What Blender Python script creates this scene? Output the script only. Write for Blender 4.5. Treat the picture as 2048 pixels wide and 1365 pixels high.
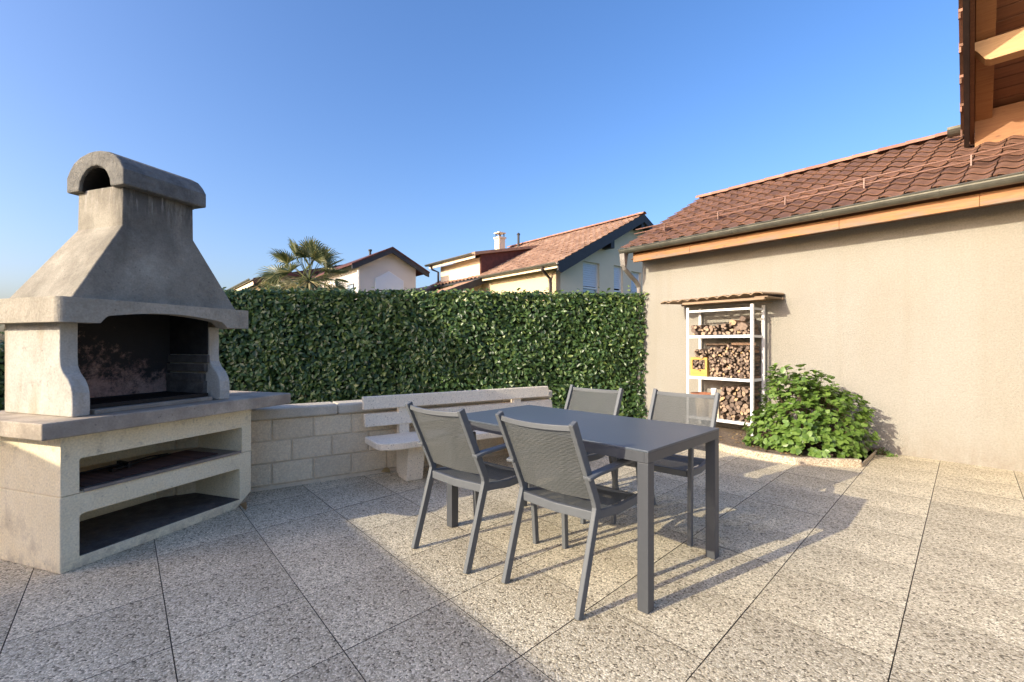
import bpy, bmesh, math, random
import numpy as np
from mathutils import Vector, Matrix
random.seed(7); np.random.seed(7)
R=math.radians
for o in list(bpy.data.objects): bpy.data.objects.remove(o)
S=bpy.context.scene; COL=S.collection
# ---------------------------------------------------------------- camera, sky, sun, exposure
F=940.0; CAMH=1.23
cd=bpy.data.cameras.new('camera'); cam=bpy.data.objects.new('camera',cd); COL.objects.link(cam)
cam.location=(0,0,CAMH); cam.rotation_euler=(R(90),0,0)
cd.sensor_width=36; cd.lens=36*F/2048; cd.shift_y=7.5/2048; cd.clip_start=.05; cd.clip_end=2000
S.camera=cam
LD=Vector((.85,.527)).normalized(); TAN=.39; ELEV=math.atan(TAN)
w=bpy.data.worlds.new('World'); S.world=w; w.use_nodes=True
nt=w.node_tree; bg=nt.nodes['Background']
sk=nt.nodes.new('ShaderNodeTexSky'); sk.sky_type='NISHITA'; sk.sun_disc=False
sk.sun_elevation=ELEV; sk.sun_rotation=math.atan2(-LD.x,-LD.y)%(2*math.pi)
sk.altitude=300; sk.air_density=1.0; sk.dust_density=4.6; sk.ozone_density=2.0
hs=nt.nodes.new('ShaderNodeHueSaturation'); hs.inputs['Saturation'].default_value=1.25; hs.inputs['Value'].default_value=1.0
gmn=nt.nodes.new('ShaderNodeGamma'); gmn.inputs[1].default_value=1.0
nt.links.new(sk.outputs[0],gmn.inputs[0]); nt.links.new(gmn.outputs[0],hs.inputs['Color']); cm=nt.nodes.new('ShaderNodeMix'); cm.data_type='RGBA'; cm.blend_type='MULTIPLY'; cm.inputs[0].default_value=1; cm.inputs[7].default_value=(.99,.965,1.10,1); nt.links.new(hs.outputs[0],cm.inputs[6]); nt.links.new(cm.outputs[2],bg.inputs[0]); bg.inputs[1].default_value=.145
sd=bpy.data.lights.new('sun','SUN'); sun=bpy.data.objects.new('sun',sd); COL.objects.link(sun)
sd.energy=2.85; sd.angle=R(.4); sd.color=(1,.905,.70)
dirv=Vector((LD.x,LD.y,-TAN)).normalized(); sun.rotation_euler=dirv.to_track_quat('-Z','Y').to_euler()
sun.location=(-20,-12,12)
S.view_settings.view_transform='Standard'; S.view_settings.look='None'; S.view_settings.gamma=1; S.view_settings.exposure=1.06
S.render.engine='CYCLES'
S.cycles.max_bounces=6; S.cycles.transparent_max_bounces=12

# ---------------------------------------------------------------- node material helper
def mat(name,col=(.5,.5,.5),rough=.7,metal=0,spec=.5,scale=8,var=.12,bump=.0,bscale=60,col2=None,fine=None,detail=6):
    m=bpy.data.materials.new(name); m.use_nodes=True; t=m.node_tree; N=t.nodes; L=t.links
    b=N['Principled BSDF']; b.inputs['Roughness'].default_value=rough; b.inputs['Metallic'].default_value=metal
    b.inputs['Specular IOR Level'].default_value=spec
    tc=N.new('ShaderNodeTexCoord')
    n=N.new('ShaderNodeTexNoise'); n.inputs['Scale'].default_value=scale; n.inputs['Detail'].default_value=detail; n.inputs['Roughness'].default_value=.6
    L.new(tc.outputs['Object'],n.inputs['Vector'])
    r=N.new('ShaderNodeValToRGB'); r.color_ramp.elements[0].position=.3; r.color_ramp.elements[1].position=.7
    c2=col2 or tuple(min(1,c*(1+var)) for c in col); c1=col if col2 else tuple(c*(1-var) for c in col)
    r.color_ramp.elements[0].color=(*c1,1); r.color_ramp.elements[1].color=(*c2,1)
    L.new(n.outputs[0],r.inputs[0]); out=r.outputs[0]
    m['last']=''
    if fine:
        n3=N.new('ShaderNodeTexNoise'); n3.inputs['Scale'].default_value=fine[0]; n3.inputs['Detail'].default_value=3
        L.new(tc.outputs['Object'],n3.inputs['Vector'])
        r3=N.new('ShaderNodeMapRange'); r3.inputs[1].default_value=.35; r3.inputs[2].default_value=.65; r3.inputs[3].default_value=1-fine[1]; r3.inputs[4].default_value=1+fine[1]
        L.new(n3.outputs[0],r3.inputs[0])
        mx=N.new('ShaderNodeVectorMath'); mx.operation='SCALE'; L.new(out,mx.inputs[0]); L.new(r3.outputs[0],mx.inputs['Scale']); out=mx.outputs[0]
    L.new(out,b.inputs['Base Color'])
    if bump:
        n2=N.new('ShaderNodeTexNoise'); n2.inputs['Scale'].default_value=bscale; n2.inputs['Detail'].default_value=5
        L.new(tc.outputs['Object'],n2.inputs['Vector'])
        bp=N.new('ShaderNodeBump'); bp.inputs['Strength'].default_value=1; bp.inputs['Distance'].default_value=bump
        L.new(n2.outputs[0],bp.inputs['Height']); L.new(bp.outputs[0],b.inputs['Normal'])
    del m['last']
    return m
def nodes(m): return m.node_tree.nodes,m.node_tree.links,m.node_tree.nodes['Principled BSDF']
def base_in(m):
    N,L,b=nodes(m); return b.inputs['Base Color'].links[0].from_socket
def tex(N,L,kind,scale,coord='Object',stretch=None,**kw):
    tc=N.new('ShaderNodeTexCoord'); v=tc.outputs[coord]
    if stretch:
        mp=N.new('ShaderNodeMapping'); mp.inputs['Scale'].default_value=stretch; L.new(v,mp.inputs['Vector']); v=mp.outputs[0]
    n=N.new(kind); n.inputs['Scale'].default_value=scale
    for k,x in kw.items(): n.inputs[k].default_value=x
    L.new(v,n.inputs['Vector']); return n
def ramp(N,L,src,stops):
    r=N.new('ShaderNodeValToRGB'); e=r.color_ramp.elements
    while len(e)<len(stops): e.new(.5)
    for i,(p,c) in enumerate(stops):
        e[i].position=p; e[i].color=(*c,1) if not isinstance(c,(int,float)) else (c,c,c,1)
    L.new(src,r.inputs[0]); return r.outputs[0]
def mix(N,L,fac,a,b,mode='MIX'):
    x=N.new('ShaderNodeMix'); x.data_type='RGBA'; x.blend_type=mode
    if isinstance(fac,(int,float)): x.inputs[0].default_value=fac
    else: L.new(fac,x.inputs[0])
    for s,v in ((x.inputs[6],a),(x.inputs[7],b)):
        if isinstance(v,tuple): s.default_value=(*v,1)
        else: L.new(v,s)
    return x.outputs[2]
def zmask(N,L,lo,hi,axis=2,coord='Object'):
    tc=N.new('ShaderNodeTexCoord'); sp=N.new('ShaderNodeSeparateXYZ'); L.new(tc.outputs[coord],sp.inputs[0])
    mr=N.new('ShaderNodeMapRange'); mr.inputs[1].default_value=lo; mr.inputs[2].default_value=hi; L.new(sp.outputs[axis],mr.inputs[0]); return mr.outputs[0]
def math2(N,L,op,a,b):
    x=N.new('ShaderNodeMath'); x.operation=op; x.use_clamp=True
    for s,v in ((x.inputs[0],a),(x.inputs[1],b)):
        if isinstance(v,(int,float)): s.default_value=v
        else: L.new(v,s)
    return x.outputs[0]

M={}
# exposed aggregate paving
def aggregate(name,lo,mid,hi,sc=75,gap=(.11,.09,.07)):
    m=mat(name,mid,.8); N,L,b=nodes(m)
    v=tex(N,L,'ShaderNodeTexVoronoi',sc,Randomness=1.0); v.feature='F1'
    de=tex(N,L,'ShaderNodeTexVoronoi',sc,Randomness=1.0); de.feature='DISTANCE_TO_EDGE'
    sp=N.new('ShaderNodeSeparateColor'); L.new(v.outputs['Color'],sp.inputs[0])
    c=ramp(N,L,sp.outputs[0],[(0,lo),(.17,tuple(x*.72 for x in mid)),(.45,mid),(.85,hi),(1,tuple(min(1,x*1.2) for x in hi))])
    g=ramp(N,L,de.outputs['Distance'],[(0,0.0),(.09,1.0)])
    c=mix(N,L,g,gap,c)
    big=tex(N,L,'ShaderNodeTexNoise',1.3,Detail=4.0); s=ramp(N,L,big.outputs[0],[(.3,(.82,.80,.77)),(.65,(1.06,1.05,1.03))])
    c=mix(N,L,1.0,c,s,'MULTIPLY')
    oi=N.new('ShaderNodeObjectInfo'); s2=ramp(N,L,oi.outputs['Random'],[(0,(.90,.895,.89)),(1,(1.06,1.05,1.03))])
    c=mix(N,L,1.0,c,s2,'MULTIPLY')
    L.new(c,b.inputs['Base Color'])
    bp=N.new('ShaderNodeBump'); bp.inputs['Distance'].default_value=.0022; L.new(v.outputs['Distance'],bp.inputs['Height']); bp.invert=True
    L.new(bp.outputs[0],b.inputs['Normal'])
    return m
M['slab']=aggregate('exposed_aggregate_paving',(.10,.08,.05),(.64,.562,.40),(.82,.742,.565),sc=122,gap=(.34,.28,.185))
M['kerb']=aggregate('aggregate_kerb',(.3,.22,.14),(.6,.5,.36),(.7,.62,.48),sc=110,gap=(.28,.21,.14))
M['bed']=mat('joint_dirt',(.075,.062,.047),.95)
# render of the garage
m=M['stucco']=mat('cream_render',(.30,.282,.245),.92,scale=1.2,var=.03,bump=.007,bscale=110,fine=(62,.085)); 
N,L,b=nodes(m); st=tex(N,L,'ShaderNodeTexNoise',2.0,stretch=(1,1,.35),Detail=6.0)
c=ramp(N,L,st.outputs[0],[(.35,(1,1,1)),(.75,(.95,.925,.885))])
cw=mix(N,L,1.0,base_in(m),c,'MULTIPLY')
sp_=tex(N,L,'ShaderNodeTexNoise',9.0,stretch=(1,1,.5),Detail=7.0,Roughness=.7); lo_=math2(N,L,'MULTIPLY',math2(N,L,'SUBTRACT',1.0,zmask(N,L,.0,.34)),ramp(N,L,sp_.outputs[0],[(.38,0.0),(.66,.6)]))
cw=mix(N,L,lo_,cw,(.2,.155,.115))
dr=tex(N,L,'ShaderNodeTexNoise',2.2,stretch=(3,3,.12),Detail=6.0,Roughness=.6); cw=mix(N,L,1.0,cw,ramp(N,L,dr.outputs[0],[(.52,(1,1,1)),(.78,(.955,.945,.925))]),'MULTIPLY')
L.new(cw,b.inputs['Base Color'])
M['stucco2']=mat('pale_render',(.80,.66,.48),.9,scale=2,var=.03,bump=.003,bscale=80)
M['stucco_warm']=mat('yellow_render',(.66,.52,.33),.9,scale=2,var=.03,bump=.003,bscale=80)
M['stucco3']=mat('lilac_white_render',(.64,.59,.56),.9,scale=2,var=.03,bump=.003,bscale=80)
# roof tile
def tile(name,c1,c2,c3):
    m=mat(name,c2,.8,scale=14,var=.2,bump=.003,bscale=90); N,L,b=nodes(m)
    oi=N.new('ShaderNodeNewGeometry'); r=ramp(N,L,oi.outputs['Random Per Island'],[(0,c1),(.5,c2),(1,c3)])
    o2=N.new('ShaderNodeObjectInfo'); r2=ramp(N,L,o2.outputs['Random'],[(0,(.75,.72,.72)),(.5,(1,1,1)),(1,(1.15,1.1,1.02))])
    c=mix(N,L,1.0,r,r2,'MULTIPLY')
    n=tex(N,L,'ShaderNodeTexNoise',5.0,Detail=8.0,Roughness=.7); s=ramp(N,L,n.outputs[0],[(.3,(.62,.6,.6)),(.6,(1.1,1.05,1))])
    c=mix(N,L,1.0,c,s,'MULTIPLY')
    L.new(c,b.inputs['Base Color']); return m
M['tile']=tile('brown_clay_tile',(.12,.06,.04),(.185,.098,.066),(.27,.15,.10))
M['tile_far']=tile('orange_clay_tile',(.31,.185,.12),(.39,.24,.16),(.47,.31,.215))
M['ridge']=tile('ridge_clay',(.28,.13,.09),(.37,.19,.135),(.45,.25,.18))
M['tile_dark']=tile('dark_roof_tile',(.06,.025,.022),(.1,.035,.03),(.14,.05,.04))
# wood
def wood(name,c1,c2,stretch=(1.2,18,18),weather=0,rough=.65):
    m=mat(name,c1,rough); N,L,b=nodes(m)
    n=tex(N,L,'ShaderNodeTexNoise',3.0,stretch=stretch,Detail=8.0,Roughness=.65,Distortion=.6)
    c=ramp(N,L,n.outputs[0],[(.3,c1),(.7,c2)])
    k=tex(N,L,'ShaderNodeTexVoronoi',2.3,stretch=(1.2,3,3)); kk=ramp(N,L,k.outputs['Distance'],[(0.03,(.35,.25,.2)),(.09,(1,1,1))])
    c=mix(N,L,.8,c,kk,'MULTIPLY')
    if weather:
        n2=tex(N,L,'ShaderNodeTexNoise',4.0,stretch=(1,6,6),Detail=6.0); g=ramp(N,L,n2.outputs[0],[(.36,0.0),(.55,1.0)])
        g2=math2(N,L,'MULTIPLY',g,math2(N,L,'SUBTRACT',1.0,zmask(N,L,2.58,2.66)))
        c=mix(N,L,math2(N,L,'MULTIPLY',g2,weather),c,(.2,.15,.11))
    L.new(c,b.inputs['Base Color'])
    bp=N.new('ShaderNodeBump'); bp.inputs['Distance'].default_value=.002; L.new(n.outputs[0],bp.inputs['Height']); L.new(bp.outputs[0],b.inputs['Normal'])
    return m
M['wood']=wood('orange_pine',(.27,.11,.032),(.43,.20,.07),weather=.9)
M['woodp']=wood('pale_pine_beam',(.5,.28,.12),(.62,.38,.18))
M['wood2']=wood('brown_stained_pine',(.26,.11,.04),(.36,.17,.065))
M['woodd']=wood('stained_soffit_board',(.16,.062,.028),(.24,.10,.045))
M['board']=wood('grey_brown_board',(.2,.13,.08),(.36,.25,.15))
M['gutter']=mat('weathered_zinc',(.15,.145,.12),.42,metal=.55,scale=9,var=.25)
M['brownmetal']=mat('brown_coated_metal',(.05,.036,.033),.4,metal=.3,scale=9,var=.2)
M['zinc2']=mat('grey_zinc_pipe',(.27,.245,.22),.5,metal=.4,scale=9,var=.2)
M['darkfascia']=mat('dark_slate_fascia',(.028,.028,.034),.6,scale=6,var=.2)
M['shutter']=mat('white_shutter',(.62,.66,.74),.45,scale=4,var=.02)
M['glass']=mat('window_glass',(.35,.42,.52),.08,spec=.9,scale=4,var=.02)
M['rail']=mat('pink_brown_metal_tube',(.23,.125,.09),.5,metal=.0,scale=20,var=.15)
M['white']=mat('white_painted_metal',(.78,.77,.75),.4,scale=12,var=.04,fine=(60,.04))
M['anthracite']=mat('anthracite_aluminium',(.062,.066,.074),.42,scale=40,var=.05,spec=.5)
M['table']=mat('grey_blue_tabletop',(.085,.10,.12),.36,scale=3,var=.06,bump=.0006,bscale=220)
m=M['frame']=mat('grey_powder_coat',(.108,.115,.122),.5,scale=30,var=.05)
# sling fabric: woven, slightly see-through
for key,ax in (('sling','Z'),('sling_seat','Y')):
  m=M[key]=mat('grey_textilene',(.13,.13,.115),.75); N,L,b=nodes(m)
  wv=tex(N,L,'ShaderNodeTexWave',44.0,Distortion=3.0,Detail=2.0); wv.bands_direction=ax; wv.inputs['Detail Scale'].default_value=1.2
  both=math2(N,L,'MULTIPLY',math2(N,L,'ADD',wv.outputs[1],0.0),1.0)
  c=ramp(N,L,both,[(.2,(.038,.041,.042)),(.8,(.135,.142,.138))]); L.new(c,b.inputs['Base Color'])
  bp=N.new('ShaderNodeBump'); bp.inputs['Distance'].default_value=.002; L.new(both,bp.inputs['Height']); L.new(bp.outputs[0],b.inputs['Normal'])
  tr=N.new('ShaderNodeBsdfTransparent'); ms=N.new('ShaderNodeMixShader'); ms.inputs[0].default_value=.11
  o=N['Material Output']; L.new(b.outputs[0],ms.inputs[1]); L.new(tr.outputs[0],ms.inputs[2]); L.new(ms.outputs[0],o.inputs[0])
# barbecue concretes
def concrete(name,c1,c2,stain=None,bump=.003,rough=.9,pits=True,sc=5):
    m=mat(name,c1,rough); N,L,b=nodes(m)
    n=tex(N,L,'ShaderNodeTexNoise',float(sc),Detail=9.0,Roughness=.68); c=ramp(N,L,n.outputs[0],[(.32,c1),(.68,c2)])
    f=tex(N,L,'ShaderNodeTexNoise',90.0,Detail=3.0); fc=ramp(N,L,f.outputs[0],[(.3,(.86,.86,.86)),(.7,(1.1,1.1,1.1))])
    c=mix(N,L,1.0,c,fc,'MULTIPLY')
    if stain: c=stain(N,L,c)
    if pits:
        p=tex(N,L,'ShaderNodeTexVoronoi',30.0); pc=ramp(N,L,p.outputs['Distance'],[(.09,(.3,.27,.25)),(.2,(1,1,1))]); pn=tex(N,L,'ShaderNodeTexNoise',7.0,Detail=4.0); c=mix(N,L,ramp(N,L,pn.outputs[0],[(.46,0.0),(.66,.55)]),c,mix(N,L,1.0,c,pc,'MULTIPLY'))
    L.new(c,b.inputs['Base Color'])
    n2=tex(N,L,'ShaderNodeTexNoise',28.0,Detail=8.0,Roughness=.7)
    bp=N.new('ShaderNodeBump'); bp.inputs['Distance'].default_value=bump*2.5; L.new(n2.outputs[0],bp.inputs['Height']); L.new(bp.outputs[0],b.inputs['Normal'])
    return m
def hood_stain(N,L,c):
    s=tex(N,L,'ShaderNodeTexNoise',7.0,stretch=(2.2,2.2,.35),Detail=8.0,Roughness=.7)
    hi=zmask(N,L,1.78,2.2); k=math2(N,L,'MULTIPLY',ramp(N,L,s.outputs[0],[(.36,.3),(.52,1.0)]),hi)
    fr=math2(N,L,'SUBTRACT',1.0,zmask(N,L,.11,.2,axis=1)); k=math2(N,L,'MULTIPLY',k,math2(N,L,'ADD',math2(N,L,'MULTIPLY',fr,.75),.2))
    c=mix(N,L,k,c,(.06,.057,.053))
    w2=tex(N,L,'ShaderNodeTexNoise',16.0,stretch=(2.2,2.2,.3),Detail=4.0); ww=math2(N,L,'MULTIPLY',ramp(N,L,w2.outputs[0],[(.57,0.0),(.63,1.0)]),zmask(N,L,2.04,2.18))
    c=mix(N,L,math2(N,L,'MULTIPLY',ww,.5),c,(.45,.43,.4))
    g=tex(N,L,'ShaderNodeTexNoise',2.6,Detail=7.0,Roughness=.7); c=mix(N,L,1.0,c,ramp(N,L,g.outputs[0],[(.33,(.66,.63,.6)),(.62,(1.1,1.08,1.06))]),'MULTIPLY')
    return c
M['hood']=concrete('grey_hood_concrete',(.245,.225,.18),(.375,.345,.28),hood_stain)
M['cap']=concrete('dark_cap_concrete',(.115,.11,.1),(.23,.22,.195),bump=.006,sc=9)
M['band']=concrete('hood_band_concrete',(.34,.30,.23),(.50,.44,.35),bump=.005)
def pill(N,L,c):
    s=tex(N,L,'ShaderNodeTexNoise',5.0,stretch=(1.4,1.4,.4),Detail=7.0); c=mix(N,L,ramp(N,L,s.outputs[0],[(.5,0.0),(.7,.75)]),c,(.34,.26,.16))
    s=tex(N,L,'ShaderNodeTexNoise',9.0,Detail=7.0,Roughness=.75); c=mix(N,L,ramp(N,L,s.outputs[0],[(.58,0.0),(.68,.45)]),c,(.2,.17,.14))
    return c
M['pillar']=concrete('pale_cast_stone',(.44,.41,.35),(.56,.53,.46),pill)
def slabst(N,L,c):
    s=tex(N,L,'ShaderNodeTexNoise',3.0,Detail=7.0); c=mix(N,L,ramp(N,L,s.outputs[0],[(.42,0.0),(.62,.7)]),c,(.22,.18,.14))
    return c
M['counter']=concrete('pink_grey_counter_stone',(.47,.385,.285),(.58,.49,.38),slabst,bump=.003)
def basest(N,L,c):
    s=tex(N,L,'ShaderNodeTexNoise',3.4,Detail=8.0,Roughness=.7); c=mix(N,L,ramp(N,L,s.outputs[0],[(.55,0.0),(.72,.55)]),c,(.36,.27,.16))
    s2=tex(N,L,'ShaderNodeTexNoise',14.0,Detail=8.0,Roughness=.75)
    k=math2(N,L,'MULTIPLY',ramp(N,L,s2.outputs[0],[(.55,0.0),(.66,.6)]),zmask(N,L,.55,.72)); c=mix(N,L,k,c,(.16,.13,.1))
    k2=math2(N,L,'MULTIPLY',ramp(N,L,s2.outputs[0],[(.42,0.0),(.6,.55)]),math2(N,L,'SUBTRACT',1.0,zmask(N,L,.0,.09))); c=mix(N,L,k2,c,(.3,.24,.18))
    return c
M['base']=concrete('cream_concrete',(.84,.71,.46),(.90,.79,.56),basest,bump=.0015)
def soot(N,L,c):
    s=tex(N,L,'ShaderNodeTexNoise',3.2,Detail=10.0,Roughness=.75,Distortion=.15)
    t=tex(N,L,'ShaderNodeTexNoise',22.0,Detail=9.0,Roughness=.8,Distortion=.2)
    k=math2(N,L,'ADD',math2(N,L,'MULTIPLY',s.outputs[0],.9),math2(N,L,'MULTIPLY',t.outputs[0],.7))
    z=zmask(N,L,.9,1.45); x=zmask(N,L,.3,.95,axis=0)
    k=math2(N,L,'ADD',math2(N,L,'SUBTRACT',k,.57),math2(N,L,'ADD',math2(N,L,'MULTIPLY',z,.16),math2(N,L,'MULTIPLY',math2(N,L,'MULTIPLY',x,z),.5)))
    return mix(N,L,ramp(N,L,k,[(.2,0.0),(.36,1.0)]),c,(.03,.026,.024))
M['soot']=concrete('sooted_firebrick',(.38,.2,.155),(.48,.32,.25),soot,bump=.004,sc=6)
def sootl(N,L,c):
    t=tex(N,L,'ShaderNodeTexNoise',9.0,Detail=9.0,Roughness=.75); return mix(N,L,ramp(N,L,t.outputs[0],[(.38,0.0),(.6,.85)]),c,(.05,.045,.04))
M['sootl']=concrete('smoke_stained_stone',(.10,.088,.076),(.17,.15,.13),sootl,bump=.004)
M['sootd']=mat('thick_black_soot',(.02,.018,.017),.95,scale=12,var=.6,bump=.004)
M['iron']=mat('black_iron',(.012,.011,.011),.6,metal=.3,scale=30,var=.3)
M['rust']=mat('rusty_wire',(.07,.035,.025),.7,metal=.3,scale=40,var=.5)
M['steel']=mat('dull_steel_sheet',(.25,.24,.24),.45,metal=.6,scale=8,var=.25)
M['block']=concrete('split_concrete_block',(.76,.61,.41),(.86,.72,.50),bump=.006,pits=False,sc=10)
m=M['block']; N,L,b=nodes(m); oi=N.new('ShaderNodeObjectInfo'); L.new(mix(N,L,1.0,base_in(m),ramp(N,L,oi.outputs['Random'],[(0,(.88,.87,.87)),(1,(1.07,1.06,1.05))]),'MULTIPLY'),b.inputs['Base Color'])
M['mortar']=mat('pale_mortar',(.66,.54,.38),.95,scale=20,var=.12,bump=.003,bscale=90)
M['coping']=concrete('pale_coping_stone',(.52,.45,.34),(.66,.58,.45),bump=.004,pits=False)
def specks(N,L,c):
    p=tex(N,L,'ShaderNodeTexVoronoi',52.0,Randomness=1.0); sp=N.new('ShaderNodeSeparateColor'); L.new(p.outputs['Color'],sp.inputs[0])
    k=math2(N,L,'MULTIPLY',ramp(N,L,p.outputs['Distance'],[(.16,1.0),(.26,0.0)]),ramp(N,L,sp.outputs[0],[(.62,0.0),(.66,1.0)]))
    return mix(N,L,math2(N,L,'MULTIPLY',k,.6),c,(.2,.12,.09))
M['bench']=concrete('pink_terrazzo_concrete',(.82,.70,.52),(.87,.76,.58),specks,bump=.002,pits=False)
# foliage
def leafmat(name,c1,c2,c3,rough=.33,trans=.25,young=None):
    m=mat(name,c2,rough); N,L,b=nodes(m)
    g=N.new('ShaderNodeNewGeometry'); oi=N.new('ShaderNodeObjectInfo')
    a=math2(N,L,'FRACT',math2(N,L,'ADD',g.outputs['Random Per Island'],0.0),0.0)
    x=N.new('ShaderNodeMath'); x.operation='ADD'; L.new(g.outputs['Random Per Island'],x.inputs[0]); L.new(oi.outputs['Random'],x.inputs[1])
    y=N.new('ShaderNodeMath'); y.operation='FRACT'; L.new(x.outputs[0],y.inputs[0])
    st=[(0,c1),(.45,c2),(.85,c3)]
    if young: st.append((1,young))
    c=ramp(N,L,y.outputs[0],st); L.new(c,b.inputs['Base Color'])
    tl=N.new('ShaderNodeBsdfTranslucent'); L.new(c,tl.inputs[0]); ms=N.new('ShaderNodeMixShader'); ms.inputs[0].default_value=trans
    o=N['Material Output']; L.new(b.outputs[0],ms.inputs[1]); L.new(tl.outputs[0],ms.inputs[2]); L.new(ms.outputs[0],o.inputs[0])
    return m
M['laurel']=leafmat('laurel_leaf',(.028,.062,.022),(.055,.11,.03),(.10,.17,.045),rough=.34,young=(.2,.26,.07))
M['lit_top_leaf']=leafmat('sunlit_top_laurel_leaf',(.06,.12,.03),(.12,.19,.045),(.2,.27,.07),rough=.34,young=(.3,.36,.12))  # yellow-green laurel, with the sunlight on the hedge top put into its colour
M['bushleaf']=leafmat('bright_shrub_leaf',(.075,.14,.025),(.15,.25,.045),(.23,.34,.075),rough=.35,trans=.3,young=(.2,.32,.09))
M['palm']=leafmat('palm_leaf',(.07,.10,.04),(.16,.18,.07),(.30,.29,.12),rough=.4,young=(.48,.42,.2))
M['palmdry']=leafmat('dry_palm_leaf',(.36,.29,.14),(.5,.43,.21),(.6,.54,.3),rough=.6)
M['dryleaf']=leafmat('dry_leaf',(.2,.11,.05),(.33,.2,.09),(.4,.29,.13),rough=.6,trans=.1)
M['twig']=mat('brown_twig',(.12,.08,.05),.85,scale=30,var=.3)
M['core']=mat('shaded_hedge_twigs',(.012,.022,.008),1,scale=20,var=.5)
M['trunk']=mat('fibrous_palm_trunk',(.16,.11,.07),.95,scale=25,var=.4,bump=.02,bscale=30)
M['soil']=mat('planter_soil',(.19,.14,.095),1,scale=30,var=.5,bump=.02,bscale=50)
M['grass']=mat('lawn',(.05,.085,.025),.95,scale=6,var=.4,bump=.02,bscale=60)
M['crate']=mat('yellow_plastic',(.52,.32,.08),.4,scale=5,var=.06)
M['terracotta']=mat('terracotta_pot_clay',(.42,.17,.09),.8,scale=10,var=.12)
def barkm():
    m=mat('log_bark',(.16,.11,.075),.95,scale=18,var=.4,bump=.006,bscale=60); N,L,b=nodes(m)
    oi=N.new('ShaderNodeObjectInfo'); L.new(mix(N,L,1.0,base_in(m),ramp(N,L,oi.outputs['Random'],[(0,(.6,.55,.5)),(.6,(1,1,1)),(1,(1.7,1.4,1.2))]),'MULTIPLY'),b.inputs['Base Color']); return m
M['bark']=barkm()
m=M['logend']=mat('sawn_log_end',(.5,.34,.2),.85); N,L,b=nodes(m)
oi=N.new('ShaderNodeObjectInfo'); c=ramp(N,L,oi.outputs['Random'],[(0,(.10,.07,.055)),(.35,(.2,.145,.11)),(.65,(.31,.225,.165)),(.88,(.42,.31,.21)),(1,(.55,.36,.18))])
n=tex(N,L,'ShaderNodeTexNoise',45.0,Detail=5.0); c=mix(N,L,1.0,c,ramp(N,L,n.outputs[0],[(.35,(.72,.7,.68)),(.65,(1.08,1.06,1.05))]),'MULTIPLY'); L.new(c,b.inputs['Base Color'])

# ---------------------------------------------------------------- geometry helpers
class MB:
    def __init__(s): s.v=[]; s.f=[]; s.mi=[]
    def add(s,vs,fs,mi=0):
        k=len(s.v); s.v+= [tuple(map(float,p)) for p in vs]; s.f+=[tuple(k+i for i in f) for f in fs]; s.mi+=[mi]*len(fs); return s
    def box(s,x0,x1,y0,y1,z0,z1,mi=0):
        return s.add([(x0,y0,z0),(x1,y0,z0),(x1,y1,z0),(x0,y1,z0),(x0,y0,z1),(x1,y0,z1),(x1,y1,z1),(x0,y1,z1)],
            [(0,3,2,1),(4,5,6,7),(0,1,5,4),(1,2,6,5),(2,3,7,6),(3,0,4,7)],mi)
    def prism(s,poly,a0,a1,axis='x',mi=0):
        # poly: 2D ring in the two other axes, extruded along axis
        n=len(poly)
        def P(p,a):
            return {'x':(a,p[0],p[1]),'y':(p[0],a,p[1]),'z':(p[0],p[1],a)}[axis]
        vs=[P(p,a0) for p in poly]+[P(p,a1) for p in poly]
        return s.add(vs,[tuple(range(n))[::-1],tuple(range(n,2*n))]+[(i,(i+1)%n,n+(i+1)%n,n+i) for i in range(n)],mi)
    def tube(s,path,r,n=8,mi=0,cap=True,rs=None):
        path=[Vector(p) for p in path]; rings=[]
        for i,p in enumerate(path):
            t=(path[min(i+1,len(path)-1)]-path[max(i-1,0)]).normalized()
            u=t.cross(Vector((0,0,1)))
            if u.length<.05: u=t.cross(Vector((0,1,0)))
            u.normalize(); v=t.cross(u); rr=rs[i] if rs else r
            rings.append([p+u*math.cos(2*math.pi*k/n)*rr+v*math.sin(2*math.pi*k/n)*rr for k in range(n)])
        vs=[q for ring in rings for q in ring]; fs=[]
        for i in range(len(path)-1):
            for k in range(n): fs.append((i*n+k,i*n+(k+1)%n,(i+1)*n+(k+1)%n,(i+1)*n+k))
        if cap: fs+= [tuple(range(n))[::-1],tuple(range((len(path)-1)*n,len(path)*n))]
        return s.add(vs,fs,mi)
    def bar(s,path,w,h,side=None,mi=0):
        # rectangular section swept along path; w sideways, h in the other direction
        path=[Vector(p) for p in path]; vs=[]; fs=[]
        for i,p in enumerate(path):
            t=(path[min(i+1,len(path)-1)]-path[max(i-1,0)]).normalized()
            u=Vector(side) if side else t.cross(Vector((0,0,1)))
            u=(u-t*u.dot(t)).normalized(); v=t.cross(u)
            vs+=[p+u*w/2+v*h/2,p-u*w/2+v*h/2,p-u*w/2-v*h/2,p+u*w/2-v*h/2]
        for i in range(len(path)-1):
            for k in range(4): fs.append((i*4+k,i*4+(k+1)%4,(i+1)*4+(k+1)%4,(i+1)*4+k))
        e=(len(path)-1)*4; fs+=[(3,2,1,0),(e,e+1,e+2,e+3)]
        return s.add(vs,fs,mi)
    def build(s,name,m,parent=None,smooth=False,bevel=0,seg=2,loc=None):
        me=bpy.data.meshes.new(name); me.from_pydata(s.v,[],s.f); 
        for x in (m if isinstance(m,(list,tuple)) else [m]): me.materials.append(x)
        if any(s.mi): me.polygons.foreach_set('material_index',s.mi)
        bm=bmesh.new(); bm.from_mesh(me); bmesh.ops.recalc_face_normals(bm,faces=bm.faces); bm.to_mesh(me); bm.free()
        if smooth: me.polygons.foreach_set('use_smooth',[True]*len(me.polygons))
        me.update()
        return link(name,me,parent,bevel,seg,loc)
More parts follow.
